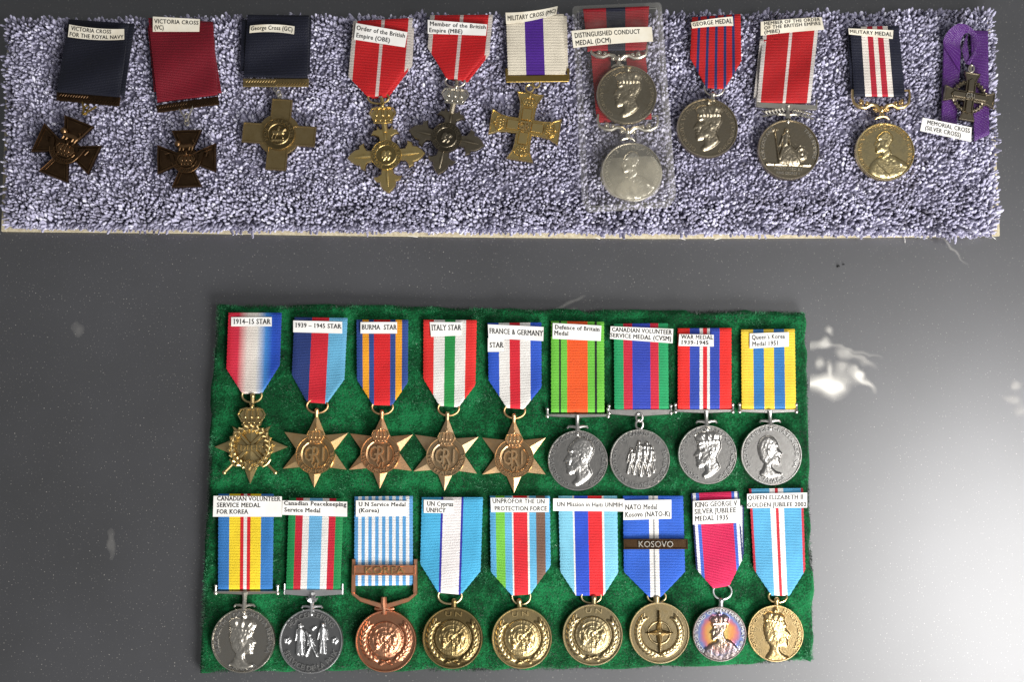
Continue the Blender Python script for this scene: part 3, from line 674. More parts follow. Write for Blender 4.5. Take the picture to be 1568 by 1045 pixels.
def bar_suspender(par, fr, xl, xr, y, ytop, ybot, mat, h=5, ends='balls', xc=0, name='suspension_bar'):
    """straight bar under the ribbon, knobs at its ends and a stem with claws down to the coin (local px)"""
    mb = MB(); mm = fr.mm
    plate(mb, fr, [(xl, y - h * .35), (xc, y - h * .75), (xr, y - h * .35), (xr, y + h * .5), (xl, y + h * .5)], 0, 1.9, .7)
    for x in (xl, xr):
        if ends == 'balls':
            mb.sphere(fr(x, y - 1, 1.3), 3.6 * mm, 10, 7); mb.tube([fr(x, y, 1.3), fr(x, y + 9, 1.3)], [2.2 * mm, 2.0 * mm], 8); mb.sphere(fr(x, y + 10, 1.3), 3.0 * mm, 10, 7)
        else: mb.tube([fr(x, y - 3, 1.2), fr(x, y + 13, 1.2)], 1.6 * mm, 8)
    if ytop is not None:
        mb.tube([fr(xc, y, 1.6), fr(xc, (y + ybot) / 2 + 2, 1.6), fr(xc, ybot + 6, 1.8), fr(xc, ybot - 4, 2.2)], [4.4 * mm, 3.2 * mm, 3.4 * mm, 4.4 * mm], 9)
        for s in (-1, 1):
            mb.tube([fr(xc, ybot + 2, 1.8), fr(xc + s * 7, ybot + 4, 1.8), fr(xc + s * 14, ybot + 4, 1.6), fr(xc + s * 16, ybot + 1, 1.6)], [3 * mm, 2.4 * mm, 2 * mm, 1.7 * mm], 7)
        mb.sphere(fr(xc, ybot - 8, 2.4), 3.4 * mm, 8, 6)
    return build(name, mb, mat, par)
def hanger(par, fr, r, ring_y, mat, ball=True, name='suspension_loop'):
    """knob on the coin's top with the loose ring through the ribbon"""
    mb = MB(); mm = fr.mm
    mb.tube([fr(0, r - 2, 1.3), fr(0, r + 5, 1.5), fr(0, r + 9, 1.5)], [5.2 * mm, 3.6 * mm, 4.4 * mm], 10)
    mb.sphere(fr(0, r + 9, 1.6), 4.6 * mm, 10, 8)
    return build(name, mb, mat, par)
ZR, ZL = 2.2, 2.75      # ribbon surface and paper heights above the supporting surface
# ------------------------------------------------------------------ ribbons
def stripes(*e):
    """(end, colour) pairs -> ramp stops"""
    out = []; s = 0.0
    for end, c in e: out.append((s, c)); s = end
    return out
NAVY = (12, 16, 38); RED = (205, 26, 34); WHT = (226, 222, 216); CRIM = (138, 8, 30); LTB = (104, 172, 206); ROY = (34, 76, 178); GRN = (20, 134, 62)
RB = {
 'navy': ribbon_mat('navy_ribbon', [(0, (9, 12, 30))], sheen=.06), 'crimson': ribbon_mat('crimson_ribbon', [(0, (116, 2, 26))], sheen=.05),
 'gc': ribbon_mat('dark_blue_ribbon', [(0, (9, 12, 32))], sheen=.06),
 'obe': ribbon_mat('red_grey_edged_ribbon', stripes((.07, (196, 186, 178)), (.475, (186, 10, 18)), (.53, (200, 184, 178)), (.93, (186, 10, 18)), (1, (196, 186, 178)))),
 'mc': ribbon_mat('white_purple_ribbon', stripes((.315, (222, 212, 192)), (.64, (70, 22, 132)), (1, (222, 212, 192)))),
 'dcm': ribbon_mat('crimson_navy_ribbon', stripes((.34, (150, 6, 26)), (.64, (22, 24, 46)), (1, (150, 6, 26)))),
 'gm': ribbon_mat('red_five_blue_stripe_ribbon', stripes(*[(a, c) for q in (.12, .30, .475, .65, .82) for a, c in ((q, (186, 16, 20)), (q + .055, (24, 40, 96)))], (1, (186, 16, 20)))),
 'bem': ribbon_mat('red_white_edged_ribbon', stripes((.07, (206, 198, 192)), (.48, (176, 10, 18)), (.535, (214, 200, 194)), (.93, (176, 10, 18)), (1, (206, 198, 192)))),
 'mm': ribbon_mat('navy_red_white_ribbon', stripes((.215, NAVY), (.34, (228, 218, 208)), (.455, (172, 20, 44)), (.55, (228, 218, 208)), (.665, (172, 20, 44)), (.77, (228, 218, 208)), (1, NAVY))),
 'purple': ribbon_mat('purple_satin', [(0, (72, 8, 104))], sheen=.1, fuzz=.04, rough=.34),
 's14': ribbon_mat('shaded_red_white_blue_ribbon', [(0, (206, 22, 50)), (.2, (206, 40, 66)), (.38, (226, 212, 202)), (.55, (224, 218, 208)), (.72, (60, 130, 200)), (.85, (22, 72, 178)), (1, (16, 60, 160))], 'LINEAR'),
 's39': ribbon_mat('navy_red_sky_ribbon', stripes((.335, (28, 50, 110)), (.66, (200, 26, 44)), (1, (98, 168, 204)))),
 'burma': ribbon_mat('blue_orange_red_ribbon', stripes((.11, (40, 70, 140)), (.235, (238, 160, 30)), (.335, (40, 70, 140)), (.65, (214, 24, 30)), (.755, (40, 70, 140)), (.88, (238, 160, 30)), (1, (40, 70, 140)))),
 'italy': ribbon_mat('red_white_green_ribbon', stripes((.195, (218, 38, 34)), (.4, WHT), (.6, (22, 138, 62)), (.8, WHT), (1, (218, 38, 34)))),
 'france': ribbon_mat('blue_white_red_ribbon', stripes((.2, (34, 78, 186)), (.4, WHT), (.595, (206, 22, 42)), (.79, WHT), (1, (34, 78, 186)))),
 'defence': ribbon_mat('orange_green_black_ribbon', stripes((.145, (104, 186, 58)), (.18, (16, 22, 18)), (.30, (104, 186, 58)), (.685, (232, 84, 22)), (.82, (104, 186, 58)), (.86, (16, 22, 18)), (1, (104, 186, 58)))),
 'cvsm': ribbon_mat('green_red_blue_ribbon', stripes((.17, (24, 152, 92)), (.335, (196, 26, 54)), (.665, (40, 62, 168)), (.82, (196, 26, 54)), (1, (24, 152, 92)))),
 'war': ribbon_mat('red_blue_white_ribbon', stripes((.22, (226, 36, 28)), (.405, (38, 66, 166)), (.465, WHT), (.545, (210, 24, 34)), (.595, WHT), (.78, (38, 66, 166)), (1, (226, 36, 28)))),
 'qk': ribbon_mat('yellow_blue_ribbon', stripes((.22, (240, 202, 58)), (.415, (44, 112, 178)), (.605, (240, 202, 58)), (.80, (44, 112, 178)), (1, (240, 202, 58)))),
 'ck': ribbon_mat('blue_yellow_red_ribbon', stripes((.197, (48, 116, 184)), (.397, (240, 208, 40)), (.459, (204, 24, 36)), (.52, WHT), (.583, (204, 24, 36)), (.776, (240, 208, 40)), (1, (48, 116, 184)))),
 'pk': ribbon_mat('green_red_white_sky_ribbon', stripes((.13, (18, 132, 70)), (.265, (190, 22, 46)), (.38, WHT), (.62, (104, 172, 214)), (.74, WHT), (.865, (190, 22, 46)), (1, (18, 132, 70)))),
 'unk': ribbon_mat('blue_white_pinstripe_ribbon', stripes(*[((k + 1) / 17, (84, 150, 202) if k % 2 == 0 else (226, 226, 226)) for k in range(17)])),
 'cy': ribbon_mat('sky_blue_white_ribbon', stripes((.315, (66, 164, 206)), (.35, (40, 34, 150)), (.645, (226, 220, 218)), (.68, (40, 34, 150)), (1, (66, 164, 206)))),
 'pf': ribbon_mat('green_red_brown_ribbon', stripes((.09, (86, 164, 206)), (.245, (112, 188, 62)), (.36, (96, 172, 210)), (.385, WHT), (.62, (212, 26, 40)), (.65, WHT), (.765, (96, 172, 210)), (.915, (112, 82, 66)), (1, (86, 164, 206)))),
 'haiti': ribbon_mat('sky_blue_red_ribbon', stripes((.235, (122, 190, 214)), (.265, WHT), (.50, (28, 70, 186)), (.735, (216, 26, 34)), (.77, WHT), (1, (122, 190, 214)))),
 'nato': ribbon_mat('royal_blue_white_ribbon', stripes((.425, (34, 88, 190)), (.485, WHT), (.515, (150, 150, 150)), (.58, WHT), (1, (34, 88, 190)))),
 'jub': ribbon_mat('crimson_blue_white_ribbon', stripes((.035, (26, 40, 96)), (.095, (224, 222, 226)), (.165, (62, 96, 190)), (.84, (202, 16, 78)), (.905, (62, 96, 190)), (.965, (224, 222, 226)), (1, (26, 40, 96)))),
 'gj': ribbon_mat('sky_blue_white_red_ribbon', stripes((.04, (190, 44, 60)), (.375, (84, 164, 206)), (.475, (232, 230, 228)), (.53, (200, 34, 48)), (.63, (232, 230, 228)), (.955, (84, 164, 206)), (1, (190, 44, 60)))),
}
RB['velvet'] = RB['crimson']
GC_, GP = 'medals pinned along the lavender carpet strip', 'medals in two rows on the green felt pad'
Q = lambda l, t, r, b: ((l, t), (r, t), (r, b), (l, b))
def medal(name, label, x, y, z, grp): return thing(name, label, 'medal', P(x, y, z), grp)
C = ZC + 1.2           # resting height on the pile
D = ZP + .75           # resting height on the felt
def link(mb, fr, pts, r=1.4): mb.tube([fr(*p) for p in pts], r * fr.mm, 7)
# ---- crosses with splayed arms -------------------------------------------------
def pattee(h, wo, wi, dip=2.0):
    """cross outline: arm half length h, outer half width wo, inner half width wi"""
    o = []
    for k in range(4):
        a = k * pi / 2; c, s = cos(a), sin(a)
        for x, y in ((wi, wi), (wo, h), (0, h - dip), (-wo, h)): o.append((x * c - y * s, x * s + y * c))
    # order: walk counter-clockwise
    return [o[i] for i in range(len(o))]
def valour_cross(par, fr, h, mat):
    mb = MB(); plate(mb, fr, pattee(h, h * .52, h * .15, .01), 0, 2.2, .9, 2.2, .7)
    cr = build('cross', mb, mat, par)
    mb = MB(); pts = pattee(h, h * .52, h * .15, .01)
    for q_, t_ in ((inset(pts, 1.2), .32), (inset(pts, 5.5), .22)): mb.tube([fr(x, y, 2.15 if t_ > .3 else 1.6) for x, y in q_], t_, 6, True)
    build('worn_border', mb, M['midbronze'], cr)
    mb = MB(); plate(mb, fr, circ(h * .40, 30), .6, 1.9, .5); build('centre_disc', mb, mat, cr)
    crown(cr, fr, 0, -h * .26, h * .56, h * .50, M['midbronze'], 2.6)
    mb = MB(); z = 3.0; t = h * .075 * fr.mm    # lion standing on the crown
    L = lambda pts, r: mb.tube([fr(h * x, h * y, z) for x, y in pts], [t * q for q in r], 7)
    L([(-.22, .42), (-.05, .40), (.16, .42), (.24, .38)], (1.2, 1.1, 1.0, .8)); L([(.22, .4), (.30, .5), (.22, .60), (.28, .62)], (.5, .4, .4, .4))
    for x in (-.2, -.08, .12, .22): L([(x, .40), (x - .03, .26)], (.6, .45))
    mb.sphere(fr(-h * .27, h * .50, z), t * 1.7, 8, 6)
    build('lion', mb, M['midbronze'], cr)
    mb = MB(); band = arcpts(h * .50, 195, 345, 26) + arcpts(h * .37, 345, 195, 26)
    plate(mb, fr, band, 1.0, 2.9, .5)
    for s in (-1, 1):
        plate(mb, fr, [(s * h * x, h * y) for x, y in ((.36, -.13), (.50, -.14), (.62, .24), (.50, .22), (.44, .14))][::s], 1.0, 2.8, .5)
        link(mb, fr, [(s * h * .56, h * .2, 3), (s * h * .72, h * .16, 3), (s * h * .66, h * .02, 3)], 1.2)
    sc = build('scroll', mb, mat, cr)
    mb = MB(); raised_arc(mb, fr, 'FOR VALOUR', h * .435, 270, h * .10, 2.9, .45, span=120, inside=True); build('lettering', mb, M['midbronze'], cr)
    mb = MB()
    for r_ in (.365, .505): mb.tube([fr(h * x, h * y, 2.9) for x, y in arcpts(r_, 195, 345, 24)], .25, 5)
    build('scroll_edge', mb, M['midbronze'], cr)
    return cr
def laurel_bar(par, quad, mat, z, name='suspension_bar', fronds=True):
    mb = MB(); q = [np.array(p, float) for p in quad]
    at = lambda u, v, zz: P(*((q[0] * (1 - u) + q[1] * u) * (1 - v) + (q[3] * (1 - u) + q[2] * u) * v), zz)
    mb.loops([[at(u, v, z) for u, v in ((0, 0), (0, 1), (1, 1), (1, 0))], [at(u, v, z + 1.8) for u, v in ((0, 0), (0, 1), (1, 1), (1, 0))], [at(u, v, z + 2.1) for u, v in ((.012, .1), (.012, .9), (.988, .9), (.988, .1))]])
    b = build(name, mb, mat, par, ang=25)
    if fronds:
        mb = MB()
        for k in range(11):
            for s in (-1, 1):
                u = .04 + .42 * k / 10; u = u if s < 0 else 1 - u
                for vv, dv in ((.5, -.34), (.5, .34)):
                    mb.tube([at(u, vv, z + 2.15), at(u + s * -.02, vv + dv * .6, z + 2.4), at(u + s * -.045, vv + dv, z + 2.15)], [.16, .36, .1], 5)
        mb.tube([at(.03, .5, z + 2.2), at(.97, .5, z + 2.2)], .2, 5)
        build('laurel_spray', mb, mat, b)
    return b
# 1 navy ribbon valour cross
m = medal('cross_medal', 'dark bronze lion cross on navy ribbon, leftmost medal on the carpet', 140, 150, C, GC_)
straight(m, RB['navy'], (112, 30), (206, 36), (190, 146), (95, 139), C + ZR - .9, name='ribbon_back', seed=1)
straight(m, RB['navy'], (105, 29), (197, 36), (182, 149), (87, 140), C + ZR + 1.0, seed=2, wav=1.5)
paper_label(m, ((106, 37), (190, 44), (190, 60), (104, 56)), [('VICTORIA CROSS', .04, .77, .42), ('FOR THE ROYAL NAVY', .02, .99, .92)], .31, C + ZL + 2.1, M['oldpaper'], bow=2.5)
laurel_bar(m, ((87, 140), (185, 148), (183, 163), (86, 154)), M['bronze'], C + .2)
fr = Fr(133, 170, C, 20); mb = MB(); link(mb, fr, [(-11, 13, 1.6), (0, -7, 2.2), (13, 11, 1.6)], 1.9)
for yy in (4, -4): mb.tube([fr(3.4 * cos(a), yy + 4.2 * sin(a), 2) for a in np.linspace(0, 6.28, 14)[:-1]], 1.2 * fr.mm, 6, True)
build('suspension_link', mb, M['brass'], m)
valour_cross(m, Fr(103, 229, C + .5, 22), 48, M['bronze'])
# 2 crimson valour cross
m = medal('cross_medal', 'dark bronze lion cross hanging straight on a wide crimson ribbon', 285, 150, C, GC_)
straight(m, RB['crimson'], (226, 40), (322, 34), (339, 142), (236, 140), C + ZR - .9, name='ribbon_back', seed=3)
straight(m, RB['crimson'], (227, 27), (326, 33), (333, 145), (241, 157), C + ZR + .9, seed=4, wav=1.3)
paper_label(m, ((234, 25), (306, 29), (305, 48), (234, 48)), [('VICTORIA CROSS', .03, .98, .45), ('(VC)', .03, .24, .87)], .27, C + ZL + 1.9, M['oldpaper'])
laurel_bar(m, ((239, 161), (334, 147), (336, 160), (241, 173)), M['bronze'], C + .2)
fr = Fr(287, 180, C, -5); mb = MB(); link(mb, fr, [(-11, 14, 1.6), (0, -8, 2.2), (11, 16, 1.6)], 1.9)
for yy in (0, -9): mb.tube([fr(3.4 * cos(a), yy + 5 * sin(a), 2) for a in np.linspace(0, 6.28, 14)[:-1]], 1.2 * fr.mm, 6, True)
build('suspension_link', mb, M['silver'], m)
valour_cross(m, Fr(287, 244, C + .5, -2), 45, M['bronze'])
# 3 plain brass cross
m = medal('cross_medal', 'plain square brass cross with round centre on dark blue ribbon', 425, 120, C, GC_)
straight(m, RB['gc'], (370, 30), (477, 26), (474, 112), (368, 108), C + ZR - .9, name='ribbon_back', seed=5)
straight(m, RB['gc'], (379, 22), (473, 23), (471, 120), (373, 117), C + ZR + .8, seed=6, wav=1.2)
paper_label(m, ((383, 39), (451, 40), (450, 52), (382, 50)), [('George Cross (GC)', .02, .97, .72)], .5, C + ZL + 1.8, M['oldpaper'], bow=-2.5)
laurel_bar(m, ((372, 120), (473, 120), (473, 133), (372, 133)), M['greybrass'], C + .2)
fr = Fr(425, 142, C); mb = MB()
for x, y, r_ in ((-2, 5, 4.5), (2, -1, 4.5), (4, -6, 4)): mb.tube([fr(x + r_ * .7 * cos(a), y + r_ * sin(a), 1.6) for a in np.linspace(0, 6.28, 14)[:-1]], 1.2 * fr.mm, 6, True)
build('suspension_link', mb, M['silver'], m)
fr = Fr(428, 207, C + .4, 4); mb = MB(); w, h = 15.8, 56
plate(mb, fr, [(w, w), (w, h), (-w, h), (-w, w), (-h, w), (-h, -w), (-w, -w), (-w, -h), (w, -h), (w, -w), (h, -w), (h, w)], 0, 2.2, .8, 1.2, .35)
cr = build('cross', mb, M['greybrass'], m)
mb = MB()
for k in range(4): plate(mb, fr, arcpts(33, k * 90 + 27, k * 90 + 63, 10) + arcpts(20, k * 90 + 63, k * 90 + 27, 10), 0, 1.9, .5)
build('royal_cypher', mb, M['greybrass'], cr)
def dragon_slayer(X, Y):
    o = np.where(np.hypot(X, Y) < .62, 0, 0.0) + ringh(X, Y, .64, .035, .05)
    for a, b_, r in (((-.3, .05), (.2, .1), .16), ((.2, .1), (.38, .32), .09), ((-.05, .15), (0, .42), .10), ((-.3, 0), (-.36, -.3), .05), ((.18, 0), (.3, -.25), .05), ((-.1, 0), (-.16, -.32), .05), ((-.35, -.42), (.32, -.38), .09), ((.05, .35), (-.2, -.4), .03)): o = np.maximum(o, seg(X, Y, a, b_, r, .11))
    return o
coin(cr, fr, 25, dragon_slayer, M['greybrass'], 2.9, 'medallion', 1.0, nrg=36, nsg=96)
mb = MB(); raised_arc(mb, fr, 'FOR GALLANTRY', 20, 90, 5, 2.95, .3, span=250); build('lettering', mb, M['greybrass'], cr)
# 4, 5 order badges with lobed arms
def order_badge(par, fr, h, mat, king=True):
    mb = MB(); arm = [(.15, .34), (.17, .50), (.27, .56), (.38, .57), (.31, .70), (.22, .71), (.20, .82), (.12, .93), (0, 1.03)]
    o = []
    for k in range(4):
        a = -k * pi / 2; c, s = cos(a), sin(a)
        pts = [(-x, y) for x, y in arm] + [(x, y) for x, y in arm[::-1][1:]]
        sc = .86 if k == 0 else 1.0
        pts = [(x, min(y, .72) if k == 0 and abs(x) < .2 else y) for x, y in pts]
        o += [(h * (x * c - y * s), h * (x * s + y * c)) for x, y in pts]
    plate(mb, fr, o, 0, 2.0, 1.4, 0); cr = build('cross', mb, mat, par)
    mb = MB()
    for k in range(4):          # keel along each arm
        a = -k * pi / 2; c, s = cos(a), sin(a); T_ = lambda x, y: (h * (x * c - y * s), h * (x * s + y * c))
        mb.tube([fr(*T_(0, .38), 1.7), fr(*T_(0, .6), 2.0), fr(*T_(0, .86 if k else .66), 1.9)], [2.0 * fr.mm, 2.6 * fr.mm, .8 * fr.mm], 8)
    build('arm_ridge', mb, mat, cr)
    def two_heads(X, Y):
        o = ringh(X, Y, .66, .04, .05)
        for dx, s in ((-.16, .55), (.12, .55)): o = np.maximum(o, dome((X - dx) / s, Y / s, MALE, .10, .2))
        return o
    coin(cr, fr, h * .40, two_heads, mat, 2.8, 'medallion', .8, nrg=36, nsg=96)
    mb = MB(); raised_arc(mb, fr, 'FOR GOD AND THE EMPIRE', h * .325, 90, 4.6, 2.85, .3, span=318); build('lettering', mb, mat, cr)
    return cr
m = medal('order_badge', 'gold lobed cross under a crown on red ribbon edged with grey', 582, 120, C, GC_)
ribbon(m, RB['obe'], (546, 38), (634, 42), (634, 104), (594, 150), (570, 150), (540, 110), C + ZR - .9, name='ribbon_back', seed=7)
ribbon(m, RB['obe'], (541, 32), (632, 27), (625, 107), (590, 148), (563, 147), (533, 111), C + ZR + .4, seed=8)
paper_label(m, ((545, 35), (624, 49), (620, 72), (542, 60)), [('Order of the British', .02, .97, .40), ('Empire (OBE)', .03, .70, .85)], .25, C + ZL + .7)
fr = Fr(592, 239, C + .4, -4); ring(m, Fr(580, 151, C), 0, 0, 16, 9, 1.7, M['gold'])
cr = order_badge(m, fr, 58, M['gold']); f2 = Fr(587, 190, C + .4, -2); crown(cr, f2, 0, 0, 38, 32, M['gold'], 2.6)
mb = MB(); mb.tube([f2(0, 28, 1.6), f2(-1, 40, 1.6)], 3 * f2.mm, 8); mb.tube([f2(3, -14, 1.2), f2(1, 2, 1.6)], 4.5 * f2.mm, 8); build('crown_stem', mb, M['gold'], cr)
m = medal('order_badge', 'dark silver lobed cross under a crown, tilted, on red ribbon edged with grey', 700, 110, C, GC_)
ribbon(m, RB['obe'], (664, 26), (752, 34), (751, 80), (716, 124), (692, 124), (664, 70), C + ZR - .9, name='ribbon_back', seed=9)
ribbon(m, RB['obe'], (659, 23), (755, 22), (748, 78), (711, 122), (684, 121), (655, 70), C + ZR + .4, seed=10)
paper_label(m, ((655, 30), (746, 37), (744, 54), (655, 51)), [('Member of the British', .03, .99, .42), ('Empire (MBE)', .02, .60, .9)], .29, C + ZL + .7)
fr = Fr(684, 212, C + .4, 12); ring(m, Fr(697, 126, C), 0, 0, 15, 9, 1.7, M['silver'])
cr = order_badge(m, fr, 58, M['oxid']); f2 = Fr(696, 160, C + .4, 6); crown(cr, f2, 0, 0, 40, 30, M['silver'], 2.6)
mb = MB(); mb.tube([f2(0, 26, 1.6), f2(0, 36, 1.6)], 3 * f2.mm, 8); mb.tube([f2(-3, -16, 1.2), f2(-1, 2, 1.6)], 4.5 * f2.mm, 8); build('crown_stem', mb, M['darksilver'], cr)
# 6 gilt flared cross
m = medal('cross_medal', 'gilt flared cross with crowned arms on white ribbon with purple centre', 820, 110, C, GC_)
straight(m, RB['mc'], (780, 20), (868, 24), (870, 110), (783, 112), C + ZR - .9, name='ribbon_back', seed=11)
straight(m, RB['mc'], (775, 21), (863, 21), (866, 115), (778, 115), C + ZR + .4, seed=12, wav=.2)
paper_label(m, ((774, 19), (854, 9), (852, 21), (775, 36)), [('MILITARY CROSS (MC)', .03, .98, .74)], .42, C + ZL + .7, M['oldpaper'], bow=2.5, curl=2.0)
laurel_bar(m, ((775, 116), (871, 114), (871, 125), (775, 126)), M['brass'], C + .2, fronds=False)
fr = Fr(821, 116, C)
for x in (-45, 49): mb = MB(); plate(mb, fr, [(x - 2, -8), (x + 2, -8), (x + 2, 10), (x - 2, 10)], 0, 2.4, .5); build('bar_end', mb, M['brass'], m)
fr = Fr(816, 132, C); mb = MB(); mb.tube([fr(5 + 5.5 * cos(a), 3 + 6.5 * sin(a), 1.6) for a in np.linspace(0, 6.28, 16)[:-1]], 1.5 * fr.mm, 7, True); mb.tube([fr(-5 + 6 * cos(a), -5 + 6 * sin(a), 1.8) for a in np.linspace(0, 6.28, 16)[:-1]], 1.6 * fr.mm, 7, True)
build('suspension_link', mb, M['gold'], m)
def flared(h, wi, wo):
    o = []
    for k in range(4):
        a = -k * pi / 2; c, s = cos(a), sin(a)
        for x, y in ((-wi, wi), (-wi, h * .5), (-wi * 1.12, h * .72), (-wi * 1.45, h * .88), (-wo, h), (wo, h), (wi * 1.45, h * .88), (wi * 1.12, h * .72), (wi, h * .5)): o.append((x * c - y * s, x * s + y * c))
    return o
fr = Fr(804, 195, C + .4, 9); mb = MB(); plate(mb, fr, flared(54, 12.5, 21), 0, 2.0, 1.0, .8, .4); cr = build('cross', mb, M['gold'], m)
for k in range(4):
    f2 = Fr(804, 195, C + .4, 9 + 90 * k); mb = MB(); plate(mb, f2, [(-8, 9), (8, 9), (8, 29), (-8, 29)], 1, 2.7, 1.6); build('arm_panel', mb, M['gold'], cr); crown(cr, f2, 0, 32, 20, 18, M['gold'], 2.3)
mb = MB(); raised_line(mb, fr, 'GRI', 0, 0, 20, 13, 2.2, 1.2); build('royal_cypher', mb, M['palegold'], cr)
# 7 two medals in a clear sleeve
pou = thing('plastic_sleeve', 'clear plastic sleeve with rounded corners holding two silver medals on the carpet', 'sleeve', P(955, 165, C))
m = medal('round_medal', 'upper silver crowned head medal inside the clear plastic sleeve', 945, 60, C + 2, 'silver medals in the clear sleeve')
straight(m, RB['dcm'], (893, 13), (994, 9), (990, 76), (900, 78), C + ZR + 3, seed=14, wav=.5)
fr = Fr(947, 94, C + 3.4, 2); scroll_suspender(m, fr, 86, M['silver'], 0, 26)
fr = Fr(959, 147, C + 3.0, 3); coin(m, fr, 46, king_crowned, M['darksilver'], 2.6)
mb = MB(); raised_arc(mb, fr, 'GEORGIVS VI D:G:BR:OMN:REX F:D:IND:IMP', 39, 90, 5, 2.6, .3, span=300); build('lettering', mb, M['darksilver'], m)
m2 = medal('round_medal', 'lower pale silver medal behind fogged film in the clear plastic sleeve', 960, 200, C, 'silver medals in the clear sleeve')
straight(m2, RB['dcm'], (905, 80), (988, 78), (998, 182), (914, 188), C + ZR + .2, seed=15, wav=.3)
fr = Fr(961, 206, C + 1.0, 1); scroll_suspender(m2, fr, 92, M['silver'], 0, 30)
fr = Fr(967, 265, C + .6, 2); coin(m2, fr, 46, fogged, M['silver'], 2.6)
mb = MB(); raised_arc(mb, fr, 'EDWARDVS VII REX IMPERATOR', 39, 90, 5, 2.6, .3, span=250); build('lettering', mb, M['silver'], m2)
paper_label(pou, ((875, 47), (998, 41), (1000, 63), (878, 73)), [('DISTINGUISHED CONDUCT', .03, .85, .45), ('MEDAL (DCM)', .03, .48, .9)], .27, C + 8.3, M['oldpaper'], bow=-1.5)
def film_material():
    mt = bpy.data.materials.new('clear_vinyl'); mt.use_nodes = True; nt = mt.node_tree; b = nt.nodes['Principled BSDF']; out = nt.nodes['Material Output']
    tr = N(nt, 'ShaderNodeBsdfTransparent'); tr.inputs[0].default_value = (.97, .97, .95, 1)
    b.inputs['Base Color'].default_value = lin(215, 210, 200); b.inputs['Roughness'].default_value = .12
    n = noise(nt, 28, 4, .6); hz = ramp(nt, n.outputs[0], [(.45, g(.02)), (.78, g(.10))])
    lw = N(nt, 'ShaderNodeLayerWeight'); lw.inputs[0].default_value = .25
    mx = N(nt, 'ShaderNodeMath', operation='MAXIMUM'); nt.links.new(hz.outputs[0], mx.inputs[0]); ml = N(nt, 'ShaderNodeMath', operation='MULTIPLY'); nt.links.new(lw.outputs['Facing'], ml.inputs[0]); ml.inputs[1].default_value = .4; nt.links.new(ml.outputs[0], mx.inputs[1])
    ms = N(nt, 'ShaderNodeMixShader'); nt.links.new(mx.outputs[0], ms.inputs[0]); nt.links.new(tr.outputs[0], ms.inputs[1]); nt.links.new(b.outputs[0], ms.inputs[2]); nt.links.new(ms.outputs[0], out.inputs['Surface'])
    n2 = noise(nt, 60, 3); bump(nt, b, n2.outputs[0], .0012, .5)
    return mt
FILM = film_material()
def smooth_outline(pts, r=10, n=5):
    out = []
    for i in range(len(pts)):
        p0, p1, p2 = (np.array(pts[(i + k) % len(pts)], float) for k in (-1, 0, 1)); a = p1 + (p0 - p1) / np.linalg.norm(p0 - p1) * r; b_ = p1 + (p2 - p1) / np.linalg.norm(p2 - p1) * r
        for k in range(n): t = k / (n - 1); out.append(tuple((1 - t) ** 2 * a + 2 * t * (1 - t) * p1 + t * t * b_))
    return out
SL = smooth_outline([(876, 9), (1013, 3), (1022, 126), (1036, 302), (1024, 318), (900, 326), (891, 310)], 7)
nv_, nu_ = 40, 20; gv, gu = np.meshgrid(np.linspace(0, 1, nv_ + 1), np.linspace(0, 1, nu_ + 1), indexing='ij')
lx = np.interp(gv, [0, .02, .93, 1], [879, 877, 892, 899]); rx = np.interp(gv, [0, .03, .38, .94, 1], [1010, 1013, 1022, 1035, 1024]); ty = 9 + (3 - 9) * gu; by = 326 + (318 - 326) * gu
XY = np.stack([lx + (rx - lx) * gu, ty + (by - ty) * gv], -1)
ee = np.minimum(np.minimum(gu, 1 - gu) * 150, np.minimum(gv, 1 - gv) * 320)
Zf = C + .8 + 7.0 * np.clip(ee / 22, 0, 1) ** .6 + .35 * np.sin(gu * 7 + gv * 11) * np.clip(ee / 20, 0, 1)
Vf = np.stack([Pv(XY[i], Zf[i]) if False else np.array([P(a[0], a[1], zz) for a, zz in zip(XY[i], Zf[i])]) for i in range(nv_ + 1)])
ii = np.arange((nv_ + 1) * (nu_ + 1)).reshape(nv_ + 1, nu_ + 1)
raw('front_film', Vf.reshape(-1, 3), np.stack([ii[:-1, :-1].ravel(), ii[1:, :-1].ravel(), ii[1:, 1:].ravel(), ii[:-1, 1:].ravel()], 1), FILM, pou)
VIN = bpy.data.materials.new('vinyl_weld'); VIN.use_nodes = True; nt = VIN.node_tree; b = nt.nodes['Principled BSDF']; b.inputs['Base Color'].default_value = lin(220, 218, 214); b.inputs['Roughness'].default_value = .15
tr = N(nt, 'ShaderNodeBsdfTransparent'); ms = N(nt, 'ShaderNodeMixShader'); ms.inputs[0].default_value = .10; nt.links.new(tr.outputs[0], ms.inputs[1]); nt.links.new(b.outputs[0], ms.inputs[2]); nt.links.new(ms.outputs[0], nt.nodes['Material Output'].inputs['Surface'])
i1 = inset(SL, 7); mb = MB(); mb.loops([[P(x, y, C + .8) for x, y in SL], [P(x, y, C + 1.6) for x, y in SL], [P(x, y, C + 1.7) for x, y in inset(SL, 1)], [P(x, y, C + 1.7) for x, y in i1], [P(x, y, C + 1.0) for x, y in i1]], cap=False); build('welded_rim', mb, VIN, pou, ang=30)
mb = MB(); mb.tube([P(x, y, C + 1.6) for x, y in inset(SL, 9)], .28, 6, True); build('weld_seam', mb, VIN, pou)
